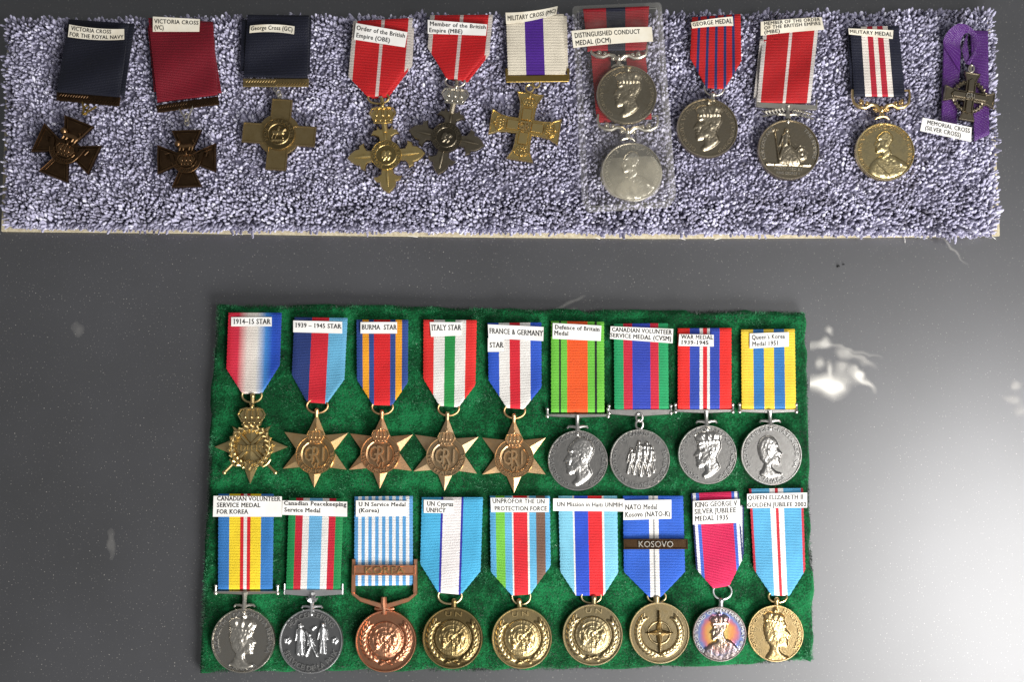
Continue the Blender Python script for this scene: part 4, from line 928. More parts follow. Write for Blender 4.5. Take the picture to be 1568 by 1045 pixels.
# fogged inner flap over the lower medal
fp = smooth_outline([(922, 243), (1000, 238), (1016, 262), (1008, 296), (975, 310), (935, 300), (918, 276)], 9)
fog = bpy.data.materials.new('fogged_film'); fog.use_nodes = True; nt = fog.node_tree; b = nt.nodes['Principled BSDF']; b.inputs['Base Color'].default_value = lin(216, 208, 188); b.inputs['Roughness'].default_value = .3
tr = N(nt, 'ShaderNodeBsdfTransparent'); ms = N(nt, 'ShaderNodeMixShader'); n = noise(nt, 70, 4, .6); hz = ramp(nt, n.outputs[0], [(.3, g(.10)), (.7, g(.38))]); nt.links.new(hz.outputs[0], ms.inputs[0]); nt.links.new(tr.outputs[0], ms.inputs[1]); nt.links.new(b.outputs[0], ms.inputs[2]); nt.links.new(ms.outputs[0], nt.nodes['Material Output'].inputs['Surface'])
mb = MB(); mb.loops([[P(x, y, C + 5.0) for x, y in fp], [P(x, y, C + 5.4) for x, y in inset(fp, 1.5)]]); build('fogged_flap', mb, fog, pou)
# 8 red and blue striped ribbon, crowned head
m = medal('round_medal', 'dark silver crowned head medal on red ribbon with five thin navy stripes', 1092, 110, C, GC_)
ribbon(m, RB['gm'], (1060, 26), (1134, 21), (1136, 93), (1109, 135), (1082, 135), (1055, 88), C + ZR + .3, seed=16)
paper_label(m, ((1058, 34), (1122, 25), (1123, 39), (1060, 43)), [('GEORGE MEDAL', .02, .98, .74)], .5, C + ZL + .5, M['oldpaper'], bow=-1)
fr = Fr(1082, 198, C + .4, 3); ring(m, Fr(1093, 136, C), 0, 0, 15, 12, 1.5, M['silver']); hanger(m, Fr(1085, 198, C + .4, 8), 45, 0, M['silver']); coin(m, fr, 46.5, king_crowned, M['darksilver'], 2.6)
mb = MB(); raised_arc(mb, fr, 'GEORGIVS VI D:G:BR:OMN:REX F:D:IND:IMP', 39, 90, 5.4, 2.6, .35, span=310); build('lettering', mb, M['darksilver'], m)
# 9 seated figure medal
m = medal('round_medal', 'silver seated figure medal on wavy red ribbon with white edges and centre line', 1205, 120, C, GC_)
straight(m, RB['bem'], (1164, 60), (1250, 50), (1238, 150), (1154, 150), C + ZR - .9, name='ribbon_back', seed=17)
straight(m, RB['bem'], (1170, 34), (1254, 34), (1241, 158), (1159, 157), C + ZR + .4, seed=18, wav=1.3)
paper_label(m, ((1165, 33), (1258, 26), (1262, 45), (1165, 54)), [('MEMBER OF THE ORDER', .05, .97, .30), ('OF THE BRITISH EMPIRE', .05, .97, .62), ('(MBE)', .05, .31, .93)], .23, C + ZL + 1.4, M['oldpaper'], bow=-.8, curl=1.5)
fr = Fr(1206, 231, C + .4, 3); b_ = bar_suspender(m, fr, -50, 42, 69, 1, 52, M['silver'], h=9, ends='posts', xc=-2)
mb = MB()
for s in (-1, 1):
    for k in range(6): x = -2 + s * (6 + k * 5); y = 60 - 1.2 * k; mb.tube([fr(x, y, 2), fr(x + s * 4, y + 4, 2.4), fr(x + s * 9, y + 5, 2)], [.3, .8, .2], 6); mb.tube([fr(x, y, 2), fr(x + s * 5, y - 3, 2.2), fr(x + s * 9, y - 3, 2)], [.3, .7, .2], 6)
build('laurel_spray', mb, M['silver'], b_); coin(m, fr, 47, britannia, M['darksilver'], 2.6)
mb = MB(); raised_arc(mb, fr, 'FOR GOD AND', 40, 165, 5.2, 2.6, .35, span=80); raised_arc(mb, fr, 'THE EMPIRE', 40, 18, 5.2, 2.6, .35, span=75); raised_line(mb, fr, 'INSTITVTED BY', 0, -30, 44, 4, 2.6, .3); raised_line(mb, fr, 'KING GEORGE V', 0, -37, 36, 4, 2.6, .3); build('lettering', mb, M['silver'], m)
# 10 gold uniformed bust
m = medal('round_medal', 'gold uniformed bust medal on navy ribbon with red and white centre stripes', 1348, 110, C, GC_)
straight(m, RB['mm'], (1298, 44), (1372, 40), (1382, 140), (1303, 140), C + ZR - .9, name='ribbon_back', seed=19)
straight(m, RB['mm'], (1302, 41), (1376, 39), (1386, 148), (1308, 147), C + ZR + .4, seed=20, wav=.8)
paper_label(m, ((1299, 43), (1368, 46), (1367, 59), (1300, 52)), [('MILITARY MEDAL', .02, .98, .75)], .45, C + ZL + .9, M['oldpaper'])
fr = Fr(1349, 173, C + .6, 0); scroll_suspender(m, fr, 88, M['palegold'], 0, 36)
fr = Fr(1353, 234, C + .4, 3); coin(m, fr, 45, king_bust, M['mmgold'], 2.6)
mb = MB(); raised_arc(mb, fr, 'GEORGIVS V BRITT:OMN:REX ET IND:IMP', 38.5, 90, 5.2, 2.6, .35, span=290); build('lettering', mb, M['palegold'], m)
# 11 silver cross on purple loop
m = medal('cross_medal', 'small silver wreathed cross on looped purple satin ribbon', 1484, 120, C, GC_)
straight(m, RB['purple'], (1445, 62), (1472, 70), (1464, 206), (1441, 200), C + 1.4, seed=21, name='ribbon_tail')
straight(m, RB['purple'], (1486, 46), (1513, 47), (1515, 206), (1492, 216), C + 1.2, seed=22, name='ribbon_tail')
def band(par, path, mat, name):
    """ribbon strip through (left px, right px, zl, zr) stations"""
    mb = MB(); uvs = []; n = 24; S_ = np.array(path, float); t = np.linspace(0, len(path) - 1, n * 2)
    st = np.stack([np.interp(t, np.arange(len(path)), S_[:, k]) for k in range(6)], 1)
    for _ in range(3): st[1:-1] = (st[:-2] + st[1:-1] * 2 + st[2:]) / 4
    for i, s in enumerate(st):
        for j in range(7):
            q = j / 6; mb.v.append(tuple(P(s[0] * (1 - q) + s[2] * q, s[1] * (1 - q) + s[3] * q, s[4] * (1 - q) + s[5] * q + .25 * sin(q * pi)))); uvs.append((q, i * .8))
    for i in range(len(st) - 1):
        for j in range(6): a = i * 7 + j; mb.f.append((a, a + 7, a + 8, a + 1))
    n0 = len(mb.v); mb.v += [(p[0], p[1], p[2] - .35) for p in mb.v[:n0]]; uvs += uvs[:n0]; mb.f += [tuple(i + n0 for i in f[::-1]) for f in mb.f]
    mb.uv = uvs; return build(name, mb, mat, par)
band(m, [(1445, 70, 1470, 110, C + 2.4, C + 2.2), (1444, 62, 1471, 76, C + 3.4, C + 3.0), (1447, 54, 1470, 70, C + 5, C + 2), (1456, 42, 1472, 60, C + 7, C + 2.5), (1468, 35, 1476, 52, C + 8, C + 4), (1481, 37, 1482, 49, C + 8, C + 5), (1492, 46, 1488, 54, C + 7.5, C + 5), (1500, 58, 1490, 64, C + 6.5, C + 5), (1501, 66, 1491, 74, C + 6, C + 5), (1496, 76, 1488, 84, C + 5.5, C + 4.5), (1486, 99, 1478, 97, C + 4, C + 3.8)], RB['purple'], 'ribbon_loop')
band(m, [(1478, 97, 1486, 99, C + 3.4, C + 3.4), (1473, 76, 1481, 66, C + 3.6, C + 4.2), (1476, 62, 1482, 50, C + 4.0, C + 5)], RB['purple'], 'ribbon_inner_loop')
fr = Fr(1483, 149, C + 2.2, 10); mb = MB(); mb.tube([fr(-3 + 4 * cos(a), 44 + 6 * sin(a), 1.6) for a in np.linspace(0, 6.28, 16)[:-1]], 1.4 * fr.mm, 7, True); mb.tube([fr(-4, 50, 1.5), fr(-3.4, 38, 1.8)], 1.8 * fr.mm, 7); build('suspension_link', mb, M['silver'], m)
mb = MB(); plate(mb, fr, flared(38.5, 8, 12.5), 0, 2.2, 1.0, 1.0, .4); cr = build('cross', mb, M['oxid'], m)
mb = MB()
for k in range(26):
    a = 2 * pi * k / 26
    for q in (-1, 1): mb.tube([fr(23.5 * cos(a), 23.5 * sin(a), .9), fr((23.5 + q * 2.4) * cos(a + .12), (23.5 + q * 2.4) * sin(a + .12), 1.5), fr((23.5 + q * 1.4) * cos(a + .26), (23.5 + q * 1.4) * sin(a + .26), .9)], [.35, .75, .25], 6)
mb.tube([fr(23.5 * cos(a), 23.5 * sin(a), .8) for a in np.linspace(0, 2 * pi, 40, endpoint=False)], 2.3 * fr.mm, 7, True); build('wreath', mb, M['oxid'], cr)
for k in range(4):
    f2 = Fr(1483, 149, C + 2.2, 10 + 90 * k); mb = MB(); plate(mb, f2, [(-5, 6), (5, 6), (5, 25), (0, 29), (-5, 25)], 1, 2.9, 1.4); build('arm_panel', mb, M['oxid'], cr)
mb = MB(); raised_line(mb, fr, 'GRI', 0, 0, 14, 8, 2.3, 1.0); build('royal_cypher', mb, M['silver'], cr)
t = thing('name_card', 'white paper card reading MEMORIAL CROSS (SILVER CROSS) lying on the carpet', 'label', P(1448, 198, C))
paper_label(t, ((1413, 180), (1488, 195), (1487, 217), (1409, 200)), [('MEMORIAL CROSS', .1, .97, .42), ('(SILVER CROSS)', .08, .8, .85)], .28, C + 4.2, M['paper'], name='card')
# ------------------------------------------------------------------ medals on the felt pad, upper row
def six_star(par, x, y, mx_, my_, R, rot, txt, mat):
    fr = Fr(x, y, D, rot); mb = MB(); n = 6; vs = []; fs = []
    ro, ri = R, R * .50
    for k in range(12):
        r_ = ro * (1.02 if k == 0 else 1) if k % 2 == 0 else ri; a = pi / 2 + k * pi / 6; vs.append(fr(r_ * cos(a), r_ * sin(a), 1.0 if k % 2 == 0 else 1.0))
    for k in range(12): p = vs[k]; vs.append((p[0], p[1], D - .3))
    vs.append(fr(0, 0, 3.4))
    # ridge along every ray falls from the middle to the tip; valley between rays
    for k in range(12): k2 = (k + 1) % 12; fs.append((k, k2, 24)); fs.append((k2, k, 12 + k, 12 + k2))
    mb.add(vs, fs); st = build('star', mb, mat, par, smooth=False)
    f2 = Fr(mx_, my_, D, rot)
    def med(X, Y): return ringh(X, Y, .70, .035, .05) + ringh(X, Y, .99, .04, .04)
    coin(st, f2, 30, med, mat, 3.7, 'medallion', 1.0, nrg=30, nsg=72)
    mb = MB(); raised_arc(mb, f2, txt, 25.3, 270, 5, 3.7, .6, span=200, inside=True)
    build('lettering', mb, mat, st)
    mb = MB(); raised_line(mb, f2, 'G', -10, 1, 14, 21, 3.7, 1.1); raised_line(mb, f2, 'R', 1, 0, 14, 25, 3.75, 1.3); raised_line(mb, f2, 'I', 12, 1, 6, 21, 3.7, 1.1); raised_line(mb, f2, 'VI', 0, -16, 12, 8, 3.7, .9); build('royal_cypher', mb, mat, st)
    crown(st, f2, 0, 17, 25, 26, mat, 4.6)
    mb = MB(); mb.tube([fr(0, R - 4, 1.4), fr(0, R + 6, 1.6)], [2.8 * fr.mm, 3.4 * fr.mm], 8); mb.sphere(fr(0, R + 6, 1.6), 3.6 * fr.mm, 8, 6); build('stem', mb, mat, st)
    return st
m = medal('star_medal', 'brass star with crossed swords and crown on shaded red white blue ribbon', 387, 600, D, GP)
ribbon(m, RB['s14'], (350, 479), (431, 479), (430, 561), (401, 603), (371, 603), (348.5, 563), D + ZR, seed=30)
paper_label(m, Q(354, 486, 416, 500), [('1914–15 STAR', .04, .97, .75)], .5, D + ZL)
ring(m, Fr(386.5, 606, D), 0, 0, 15, 11, 1.8, M['brassstar'])
fr = Fr(385, 685, D); mt = M['brassstar']; mb = MB(); vs = []; fs = []
for k in range(8): r_ = 56 if k % 2 == 0 else 23; a = pi / 2 + k * pi / 4; vs.append(fr(r_ * cos(a), r_ * sin(a), .8))
for k in range(8): vs.append((vs[k][0], vs[k][1], D - .3))
vs.append(fr(0, 0, 1.9))
for k in range(8): k2 = (k + 1) % 8; fs += [(k, k2, 16), (k2, k, 8 + k, 8 + k2)]
mb.add(vs, fs); st = build('star', mb, mt, m, smooth=False)
for s in (-1, 1):
    a0, a1 = (s * -36, -36), (s * 33, 36); d = np.array([a1[0] - a0[0], a1[1] - a0[1]]); d = d / np.linalg.norm(d); nn = np.array([-d[1], d[0]])
    mb = MB(); e = lambda t, q: tuple(np.array(a0) + d * t + nn * q)
    L_ = 95; plate(mb, fr, [e(15, -3.2), e(L_ - 8, -3.2), e(L_, 0), e(L_ - 8, 3.2), e(15, 3.2)], 1.4, 2.9, 1.3)
    mb.tube([fr(*e(16, -8), 2.4), fr(*e(14, 0), 2.8), fr(*e(16, 8), 2.4)], 1.8 * fr.mm, 7); mb.tube([fr(*e(14, 0), 2.4), fr(*e(-2, 0), 2.4)], 2.4 * fr.mm, 8); mb.sphere(fr(*e(-4, 0), 2.4), 3.8 * fr.mm, 9, 7)
    build('sword', mb, mt, st)
mb = MB(); mb.tube([fr(29 * cos(a), 29 * sin(a), 2.2) for a in np.linspace(0, 2 * pi, 44, endpoint=False)], 3.6 * fr.mm, 8, True)
for k in range(22):
    a = 2 * pi * k / 22
    for q in (-1, 1): mb.tube([fr((29 + q * 1) * cos(a), (29 + q * 1) * sin(a), 3.2), fr((29 + q * 4) * cos(a + .12), (29 + q * 4) * sin(a + .12), 3.5), fr((29 + q * 3) * cos(a + .27), (29 + q * 3) * sin(a + .27), 2.8)], [.5, 1.0, .35], 6)
build('wreath', mb, mt, st)
mb = MB(); plate(mb, fr, [(-20, 4), (-8, 2), (8, 4), (20, 7), (20, -3), (8, -6), (-8, -8), (-20, -5)], 2.4, 3.5, .6); raised_line(mb, fr, '1914-15', 0, -1.5, 34, 7, 3.5, .7); build('scroll', mb, mt, st)
mb = MB(); plate(mb, fr, circ(9, 22, 0, -29), 2.5, 4.0, 1, 1.6, .4); raised_line(mb, fr, 'V', 0, -29, 9, 9, 3.6, .6); build('cypher_boss', mb, mt, st)
crown(st, fr, 1, 33, 40, 34, mt, 3.2); mb = MB(); mb.tube([fr(1, 60, 2), fr(1, 78, 2)], 3.6 * fr.mm, 8); mb.sphere(fr(1, 78, 2), 4.2 * fr.mm, 8, 6); build('stem', mb, mt, st)
STARS = [
 ('orange bronze six pointed star on navy, red and sky blue ribbon', 's39', ((451, 486), (532, 487), (528, 581), (500, 618), (470, 617), (448, 575)), ((449, 491), (524, 493), (524, 511), (449, 509)), [('1939 – 1945 STAR', .03, .98, .58)], .34, (486.5, 622), (483.5, 691), (484, 697), 56, 1, 'THE 1939-1945 STAR'),
 ('orange bronze six pointed star on blue ribbon with orange and red stripes', 'burma', ((546, 490), (625, 490), (622, 585), (600, 621), (571, 621), (545, 583)), Q(552, 493.5, 608, 511), [('BURMA  STAR', .03, .99, .66)], .38, (586, 624), (583.5, 693), (583, 696), 55.5, 1, 'THE BURMA STAR'),
 ('orange bronze six pointed star on red, white and green ribbon', 'italy', ((648.6, 490), (730, 490.5), (726, 588), (702, 623), (673, 623), (647, 582)), ((658, 493.5), (708, 494), (707, 514), (660, 516)), [('ITALY STAR', .04, .97, .58)], .35, (687, 626), (683, 696), (683, 700), 56, 2, 'THE ITALY STAR'),
 ('orange bronze six pointed star on blue, white and red ribbon', 'france', ((747, 495), (829, 494), (827.5, 591), (802, 626), (776, 626), (747, 585)), ((747, 497), (832.5, 501), (832, 522.5), (748, 518)), [('FRANCE & GERMANY', .02, .99, .65)], .34, (788, 630), (787, 699), (787, 702.5), 56, 0, 'FRANCE AND GERMANY STAR')]
STONE = [metal('star_bronze_%s' % n_, lin(*c_), lin(*d_), ro, ro + .16, sc, dark=.6) for n_, c_, d_, ro, sc in (('warm', (238, 204, 150), (204, 164, 112), .28, 180), ('coppery', (236, 190, 144), (200, 150, 106), .31, 260), ('dull', (224, 194, 152), (184, 152, 116), .33, 140), ('bright', (240, 202, 154), (210, 166, 118), .26, 220))]
for i, (lab, rb, rp, lq, ln_, cap, rg, sc_, mc_, R, rot, txt) in enumerate(STARS):
    m = medal('star_medal', lab, rg[0], rg[1] - 20, D, GP)
    ribbon(m, RB[rb], *rp, D + ZR, seed=31 + i)
    paper_label(m, lq, ln_, cap, D + ZL)
    if i == 3: paper_label(m, ((747, 518), (772, 517), (772, 539), (747, 539)), [('STAR', .1, .95, .7)], .34, D + ZL - .12, lift=.05)
    ring(m, Fr(rg[0], rg[1], D), 0, 0, 16, 11, 1.7, M['star'])
    six_star(m, *sc_, *mc_, R, rot, txt, STONE[i])
def round_medal(label, rb, shape, lq, lines, cap, cx, cy, r, hf, mat, rot=0, seed=0, oldp=False):
    m = medal('round_medal', label, cx, (shape[0][1] + cy) / 2, D, GP)
    if len(shape) == 4: straight(m, RB[rb], *shape, D + ZR, seed=seed, wav=.25)
    else: ribbon(m, RB[rb], *shape, D + ZR, seed=seed)
    paper_label(m, lq, lines, cap, D + ZL)
    fr = Fr(cx, cy, D, rot); coin(m, fr, r, hf, mat, 2.6)
    return m, fr
def legend(m, mat, *arcs, fr=None):
    mb = MB()
    for a in arcs: raised_arc(mb, fr, a[0], a[1], a[2], a[3], 2.6, .75, span=a[4], inside=a[5] if len(a) > 5 else False)
    build('lettering', mb, mat, m)
NI = M['nickel']
m, fr = round_medal('grey silver bare head medal on orange ribbon with green and black edges', 'defence', ((844, 492), (925, 493), (925.5, 632), (844, 632)), ((846.5, 495), (921, 499), (920, 522.5), (846, 519)), [('Defence of Britain', .04, .97, .38), ('Medal', .03, .33, .76)], .25, 884.4, 706, 46, king_bare, NI, 0, 40)
bar_suspender(m, fr, -46, 47, 69, 1, 48, NI); legend(m, M['polish'], ('GEORGIVS VI D:G:BR:OMN:REX F:D:IND:IMP.', 39.5, 90, 5.6, 320), fr=fr)
m, fr = round_medal('grey silver medal with marching figures on green, red and blue ribbon', 'cvsm', ((940, 496), (1023, 495), (1024, 628), (941, 629)), ((935, 500), (1031, 504), (1030, 526), (934, 519)), [('CANADIAN VOLUNTEER', .02, .98, .40), ('SERVICE MEDAL (CVSM)', .0, .98, .86)], .29, 979, 704, 46, marching, NI, 0, 41)
bar_suspender(m, fr, -46, 49, 72, None, 48, NI, h=9); mb = MB()
for y, r_ in ((64, 5), (53, 5.5)): mb.tube([fr(r_ * cos(a), y + r_ * 1.3 * sin(a), 2.2) for a in np.linspace(0, 2 * pi, 18)[:-1]], 1.9 * fr.mm, 7, True)
build('suspension_link', mb, NI, m); legend(m, M['polish'], ('1939 CANADA 1945', 39, 90, 5.6, 105), ('VOLUNTARY SERVICE VOLONTAIRE', 39, 270, 5.6, 225, True), fr=fr)
m, fr = round_medal('shiny silver crowned head medal on red, blue and white ribbon', 'war', ((1038, 503), (1120, 502.5), (1120, 627), (1038, 627)), ((1040, 512), (1093, 513), (1093, 531), (1039, 530)), [('WAR MEDAL', .06, .98, .40), ('1939-1945', .05, .86, .86)], .31, 1082, 697, 45, king_crowned, NI, 0, 42)
bar_suspender(m, fr, -47, 41, 67, 1, 47, NI); legend(m, M['polish'], ('GEORGIVS VI D:G:BR:OMN:REX ET INDIAE IMP:', 38.5, 90, 5.4, 320), fr=fr)
m, fr = round_medal('shiny silver young queen medal on yellow ribbon with two blue stripes', 'qk', ((1135, 505), (1217, 504), (1219, 627), (1136, 627)), ((1148, 511), (1208, 509), (1208, 531), (1148, 534)), [("Queen's Korea", .05, .9, .42), ('Medal 1951', .06, .75, .87)], .28, 1179.5, 697, 46.6, queen_young, NI, 0, 43)
bar_suspender(m, fr, -46, 41, 67, 1, 48, NI); legend(m, M['polish'], ("ELIZABETH II DEI GRATIA REGINA", 39.5, 90, 5.6, 240), ('CANADA', 39.5, 270, 5.6, 62, True), fr=fr)
# ------------------------------------------------------------------ lower row
SI = M['silver']
m, fr = round_medal('bright silver crowned queen medal on blue, yellow and red ribbon', 'ck', ((334.5, 757), (419, 757), (417, 903.5), (334, 903.5)), ((327, 760), (431.5, 761), (431.5, 792), (326, 792)), [('CANADIAN VOLUNTEER', .05, .98, .23), ('SERVICE MEDAL', .05, .69, .54), ('FOR KOREA', .05, .51, .86)], .19, 374, 981, 48.5, queen_crowned, SI, 0, 50)
bar_suspender(m, fr, -45, 50, 72, 1, 49, SI); legend(m, M['polish'], ('ELIZABETH II DEI GRATIA REGINA', 41, 90, 6, 235), ('CANADA', 41, 270, 6, 62, True), fr=fr)
m, fr = round_medal('antique silver medal with three figures on green, red and white ribbon', 'pk', ((442.5, 763), (526, 764), (521, 904), (438, 903.5)), ((432.5, 767), (531.6, 769), (531.5, 792), (432, 789)), [('Canadian Peacekeeping', .02, .99, .32), ('Service Medal', .03, .59, .78)], .26, 477.5, 982, 48.5, peace, M['grey_silver'], 0, 51)
b_ = bar_suspender(m, fr, -43, 46, 73, 1, 48, M['grey_silver'], h=9, ends='posts'); mb = MB()
for k in range(5): a = pi / 2 + (k - 2) * .5; mb.tube([fr(0, 58, 2.4), fr(6 * cos(a), 58 + 7 * sin(a), 3), fr(11 * cos(a), 58 + 13 * sin(a), 2.4)], [.5, 1.1, .2], 6)
build('leaf_ornament', mb, M['grey_silver'], b_); legend(m, M['polish'], ('PEACEKEEPING', 40, 90, 7.5, 116), ('SERVICE DE LA PAIX', 40, 270, 7.5, 140, True), fr=fr)
CU = M['copper']
m = medal('round_medal', 'copper globe medal with KOREA clasp on blue and white pinstripe ribbon', 590, 880, D, GP)
straight(m, RB['unk'], (543, 761), (632, 760), (632, 897), (542.5, 898), D + ZR, seed=52, wav=.2)
paper_label(m, ((545, 767), (624, 768), (623, 791), (545, 792)), [('U N Service Medal', .05, .97, .36), ('(Korea)', .05, .46, .74)], .23, D + ZL)
fr = Fr(591.5, 982, D); mb = MB()
for x in (-51, 44): plate(mb, fr, [(x - 3.4, 72), (x + 3.4, 72), (x + 3, 124), (x - 3, 124)], 0, 2.6, .8)
plate(mb, fr, [(-54, 76), (-40, 66), (-8, 57), (2, 57), (34, 66), (47, 76), (47, 70), (34, 59), (3, 49), (-9, 49), (-40, 59), (-54, 70)][::-1], .4, 2.8, 1)
mb.tube([fr(-4, 66, 2), fr(-4, 56, 2.2), fr(-3, 48, 2.2), fr(-3, 40, 2.8)], [4.4 * fr.mm, 5 * fr.mm, 3.6 * fr.mm, 3.6 * fr.mm], 9)
for s in (-1, 1): mb.tube([fr(-3, 50, 2), fr(-3 + s * 9, 47, 2), fr(-3 + s * 15, 49, 2)], [3.4 * fr.mm, 2.6 * fr.mm, 1.8 * fr.mm], 7)
sus = build('suspension_bar', mb, CU, m)
mb = MB(); plate(mb, fr, [(-51, 99), (44, 99), (44, 115), (-51, 115)], 2.4, 3.9, .8, 1.6, .4); cl = build('clasp', mb, CU, m)
mb = MB(); raised_line(mb, fr, 'KOREA', -3, 107, 62, 10, 3.5, 1.0); build('lettering', mb, M['palegold'], cl)
coin(m, fr, 46.5, un_korea, CU, 2.6)
UB = M['unbronze']
def un_medal(*a, **k):
    m, fr = round_medal(*a, **k); hanger(m, fr, a[8], 0, a[10])
    mb = MB(); raised_line(mb, fr, 'U N', 0, 36, 27, 7, 2.6, .6); build('lettering', mb, a[10], m)
    return m, fr
m, fr = un_medal('bronze globe medal on sky blue ribbon with white centre and thin indigo lines', 'cy', ((646, 762), (739.5, 762), (737, 874), (706, 910), (671, 910), (645, 866)), ((649, 766), (696, 767), (695, 787), (649, 786)), [('UN Cyprus', .1, .97, .46), ('UNFICY', .08, .72, .94)], .3, 693.4, 977, 46, un_emblem, metal('antique_bronze_dark', lin(186, 164, 116), lin(142, 120, 76), .31, .48, 160, dark=.45), 2, 53); ring(m, Fr(689, 913, D), 0, 0, 18, 12, 1.8, UB)
m, fr = un_medal('bronze globe medal on ribbon of green, red and brown stripes', 'pf', ((750, 760), (842, 760), (841, 869), (812, 912), (784, 912), (749.6, 875)), ((751, 763), (841, 764), (840, 785), (752, 785)), [('UNPROFOR THE UN', .03, .93, .38), ('PROTECTION FORCE', .06, .97, .9)], .29, 799, 977, 46, un_emblem, metal('antique_bronze_pale', lin(212, 190, 140), lin(178, 154, 106), .29, .45, 300, dark=.6), -4, 54); ring(m, Fr(798, 914, D), 0, 0, 14, 12, 1.5, UB)
m, fr = un_medal('bronze globe medal on pale blue ribbon with dark blue and red centre', 'haiti', ((855, 760), (945, 760), (945, 877), (924, 913), (882, 913), (857, 877)), ((847, 764), (956, 765), (956, 784), (847, 783)), [('UN Mission in Haiti UNMIH', .05, .98, .64)], .32, 907, 972, 46, un_emblem, UB, 3, 55); ring(m, Fr(905, 914, D), 0, 0, 15, 10, 1.5, UB)
NB = M['natobronze']
m, fr = round_medal('bronze compass star medal with KOSOVO clasp on royal blue ribbon', 'nato', ((954, 760), (1046, 760), (1048.6, 876), (1012, 915), (994, 915), (954.6, 877)), ((955, 767), (1028, 766), (1028, 795), (954.6, 797)), [('NATO Medal', .03, .71, .48), ('Kosovo (NATO-K)', .03, .98, .86)], .23, 1008.6, 969, 46, nato, NB, 0, 56)
mb = MB(); mb.tube([fr(-3, 44, 1.6), fr(-3, 54, 1.8)], 5.2 * fr.mm, 10); build('suspension_loop', mb, NB, m); ring(m, Fr(1005, 914, D), 0, 0, 14, 9, 1.5, NB)
f2 = Fr(1003, 833.5, D); mb = MB(); plate(mb, f2, [(-49, -8), (49, -8), (49, 8), (-49, 8)], 2.0, 3.5, .6, 1.4, .5); cl = build('clasp', mb, M['bronze'], m)
mb = MB(); raised_line(mb, f2, 'KOSOVO', 0, 0, 54, 9, 3.0, 1.0); build('lettering', mb, M['silver'], cl)
ir, nt, b = newmat('rainbow_toned_silver'); tc = N(nt, 'ShaderNodeTexCoord'); mp = N(nt, 'ShaderNodeMapping'); nt.links.new(tc.outputs['Generated'], mp.inputs[0]); mp.inputs['Location'].default_value = (-.5, -.5, 0)
sx = N(nt, 'ShaderNodeSeparateXYZ'); nt.links.new(mp.outputs[0], sx.inputs[0]); cb = N(nt, 'ShaderNodeCombineXYZ'); nt.links.new(sx.outputs[0], cb.inputs[0]); nt.links.new(sx.outputs[1], cb.inputs[1])
ln2 = N(nt, 'ShaderNodeVectorMath', operation='LENGTH'); nt.links.new(cb.outputs[0], ln2.inputs[0]); n = noise(nt, 90, 3); a_ = N(nt, 'ShaderNodeMath', operation='MULTIPLY_ADD'); nt.links.new(n.outputs[0], a_.inputs[0]); a_.inputs[1].default_value = .22; nt.links.new(ln2.outputs['Value'], a_.inputs[2])
r = ramp(nt, a_.outputs[0], [(.1, lin(200, 176, 130)), (.28, lin(214, 184, 110)), (.37, lin(222, 150, 96)), (.43, lin(196, 120, 136)), (.49, lin(120, 140, 190)), (.55, lin(150, 144, 160)), (.6, lin(190, 184, 176))])
rr_ = N(nt, 'ShaderNodeAttribute'); rr_.attribute_name = 'relief'; mx = N(nt, 'ShaderNodeMix', data_type='RGBA'); nt.links.new(rr_.outputs['Fac'], mx.inputs[0]); nt.links.new(r.outputs[0], mx.inputs[6]); mx.inputs[7].default_value = lin(170, 154, 148); nt.links.new(mx.outputs[2], b.inputs['Base Color']); b.inputs['Metallic'].default_value = 1; b.inputs['Roughness'].default_value = .3
m, fr = round_medal('rainbow toned robed bust medal on crimson ribbon with blue and white edges', 'jub', ((1058, 756), (1131, 753), (1134, 858), (1117, 900), (1092, 900), (1062, 870)), ((1061, 768), (1133, 765), (1133, 801), (1061, 804)), [('KING GEORGE V', .04, .94, .27), ('SILVER JUBILEE', .03, .92, .56), ('MEDAL 1935', .04, .76, .86)], .19, 1100.6, 971, 41, king_robed, ir, 0, 57)
ring(m, Fr(1105.5, 906, D), 0, 0, 14, 12, 1.6, M['grey_silver']); hanger(m, Fr(1101, 971, D, 4), 41, 0, M['grey_silver']); legend(m, M['grey_silver'], ('GEORGE V AND QUEEN MARY MAY 6 1935', 35.5, 90, 4.6, 300), fr=fr)
mb = MB(); straight(m, RB['jub'], (1066, 760), (1139, 775), (1139, 850), (1070, 855), D + ZR - .7, seed=59, name='ribbon_back')
m, fr = round_medal('pale gold queen medal on sky blue ribbon with white and red centre', 'gj', ((1147, 749), (1229.6, 748), (1227.6, 873), (1209, 913), (1182, 913), (1150, 874)), ((1144, 757), (1236, 755), (1236, 778), (1144, 779)), [('QUEEN ELIZABETH II', .01, .94, .42), ('GOLDEN JUBILEE 2002', 0, .99, .92)], .26, 1186, 970, 42.5, queen_bust2, M['palegold'], 0, 58)
ring(m, Fr(1190, 914, D), 0, 0, 14, 9, 1.6, M['palegold']); hanger(m, Fr(1187, 970, D, 3), 41, 0, M['palegold']); legend(m, M['palegold'], ('QUEEN OF CANADA', 36.5, 160, 5, 110), ('REINE DU CANADA', 36.5, 15, 5, 110), fr=fr)
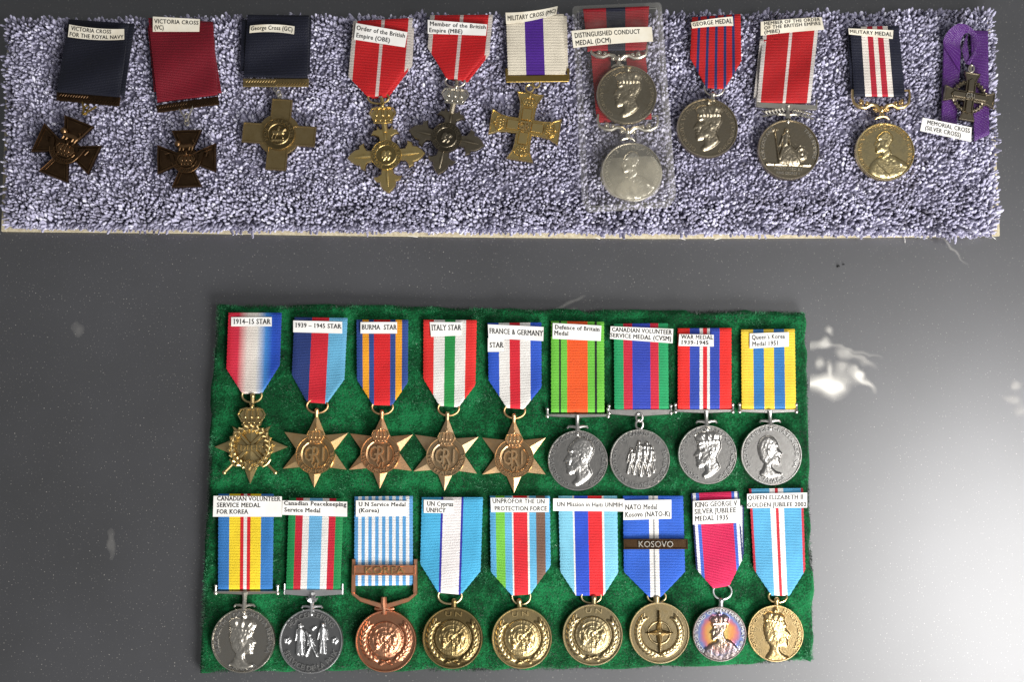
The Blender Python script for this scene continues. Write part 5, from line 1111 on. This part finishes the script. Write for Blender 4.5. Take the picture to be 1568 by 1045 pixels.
# ------------------------------------------------------------------ case-glass glare painted as a white patch on the board; then smudges, scratch
sm = bpy.data.materials.new('glare_and_smudge_white'); sm.use_nodes = True; nt = sm.node_tree; b = nt.nodes['Principled BSDF']; b.inputs['Base Color'].default_value = lin(238, 234, 226); b.inputs['Roughness'].default_value = .7
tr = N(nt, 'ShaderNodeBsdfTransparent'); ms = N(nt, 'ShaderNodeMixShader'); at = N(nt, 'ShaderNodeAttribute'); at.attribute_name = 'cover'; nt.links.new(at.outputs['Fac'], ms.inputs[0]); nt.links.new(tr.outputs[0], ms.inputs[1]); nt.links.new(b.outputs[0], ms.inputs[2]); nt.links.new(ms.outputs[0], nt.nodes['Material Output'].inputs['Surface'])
def glare_or_smudge(label, x0, x1, y0, y1, blobs, seed, name='painted_glare', cat='glare_or_smudge'):
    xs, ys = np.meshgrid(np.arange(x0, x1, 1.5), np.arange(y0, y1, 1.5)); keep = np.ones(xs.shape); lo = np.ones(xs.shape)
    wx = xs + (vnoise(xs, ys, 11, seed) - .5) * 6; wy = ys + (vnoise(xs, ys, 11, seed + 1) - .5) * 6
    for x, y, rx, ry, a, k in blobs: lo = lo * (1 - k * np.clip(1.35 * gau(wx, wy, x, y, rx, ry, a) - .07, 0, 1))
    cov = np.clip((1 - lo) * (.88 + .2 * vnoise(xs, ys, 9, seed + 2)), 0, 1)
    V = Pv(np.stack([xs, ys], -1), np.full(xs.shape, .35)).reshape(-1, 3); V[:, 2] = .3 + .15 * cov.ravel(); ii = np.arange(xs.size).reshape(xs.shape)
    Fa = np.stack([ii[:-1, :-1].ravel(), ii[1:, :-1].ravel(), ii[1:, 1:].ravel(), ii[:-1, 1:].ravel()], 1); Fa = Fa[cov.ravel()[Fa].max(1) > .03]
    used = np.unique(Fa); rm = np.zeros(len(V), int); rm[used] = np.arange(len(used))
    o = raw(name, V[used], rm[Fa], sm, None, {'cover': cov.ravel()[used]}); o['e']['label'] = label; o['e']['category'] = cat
glare_or_smudge('cloudy white glass glare painted onto the grey board right of the green pad', 1240, 1352, 496, 622, ((1274, 592, 20, 14, .12, 1), (1254, 587, 24, 9, -.05, .7), (1262, 527, 8, 7, 0, .42), (1246, 530, 14, 6, -.1, .25), (1292, 541, 12, 6, .2, .28), (1318, 550, 20, 5, .45, .22), (1255, 557, 7, 8, .5, .35), (1271, 569, 5, 12, 0, .4), (1300, 535, 46, 2.5, .22, .16), (1313, 573, 12, 6, .7, .7), (1326, 586, 15, 4, .75, .5), (1290, 562, 9, 9, 0, .3), (1271, 507, 6, 5, 0, .35), (1300, 578, 22, 8, .3, .2)), 61)
glare_or_smudge('faint round smudge on the dark board left of the green pad', 95, 140, 480, 530, ((116, 502, 12, 11, 0, .045), (122, 508, 8, 7, 0, .04)), 71, 'faint_smudge', 'smudge')
glare_or_smudge('faint short upright streak on the dark board left of the lower medals', 158, 182, 800, 868, ((170, 833, 4, 24, 0, .07),), 74, 'faint_streak', 'smudge')
glare_or_smudge('small pale smudges at the right edge of the board', 1530, 1575, 560, 640, ((1556, 590, 7, 6, 0, .25), (1550, 612, 12, 6, .3, .2), (1562, 630, 6, 8, 0, .2)), 77, 'faint_smudge', 'smudge')
glare_or_smudge('thin pale scratch on the dark board under the right end of the carpet strip', 1440, 1485, 355, 412, ((1461, 384, 26, 1.6, .85, .16),), 83, 'faint_scratch', 'scratch')
glare_or_smudge('faint pale streak on the board above the green pad', 840, 900, 450, 486, ((868, 466, 22, 2.2, -.4, .2), (876, 478, 8, 4, 0, .15)), 86, 'faint_streak', 'smudge')
# dark crumbs on the board
for i, (x, y) in enumerate(((1284, 408), (1292, 405))):
    mb = MB(); p = P(x, y, .8); mb.sphere(p, .9 - .35 * i, 7, 5, .7); c = build('dark_crumb', mb, plain('crumb', g(.01), .6) if i == 0 else bpy.data.materials['crumb']); c['e']['label'] = ('larger', 'smaller')[i] + ' of two tiny dark crumbs on the board below the carpet strip'; c['e']['category'] = 'crumb'; c['e']['group'] = 'crumbs on the board'
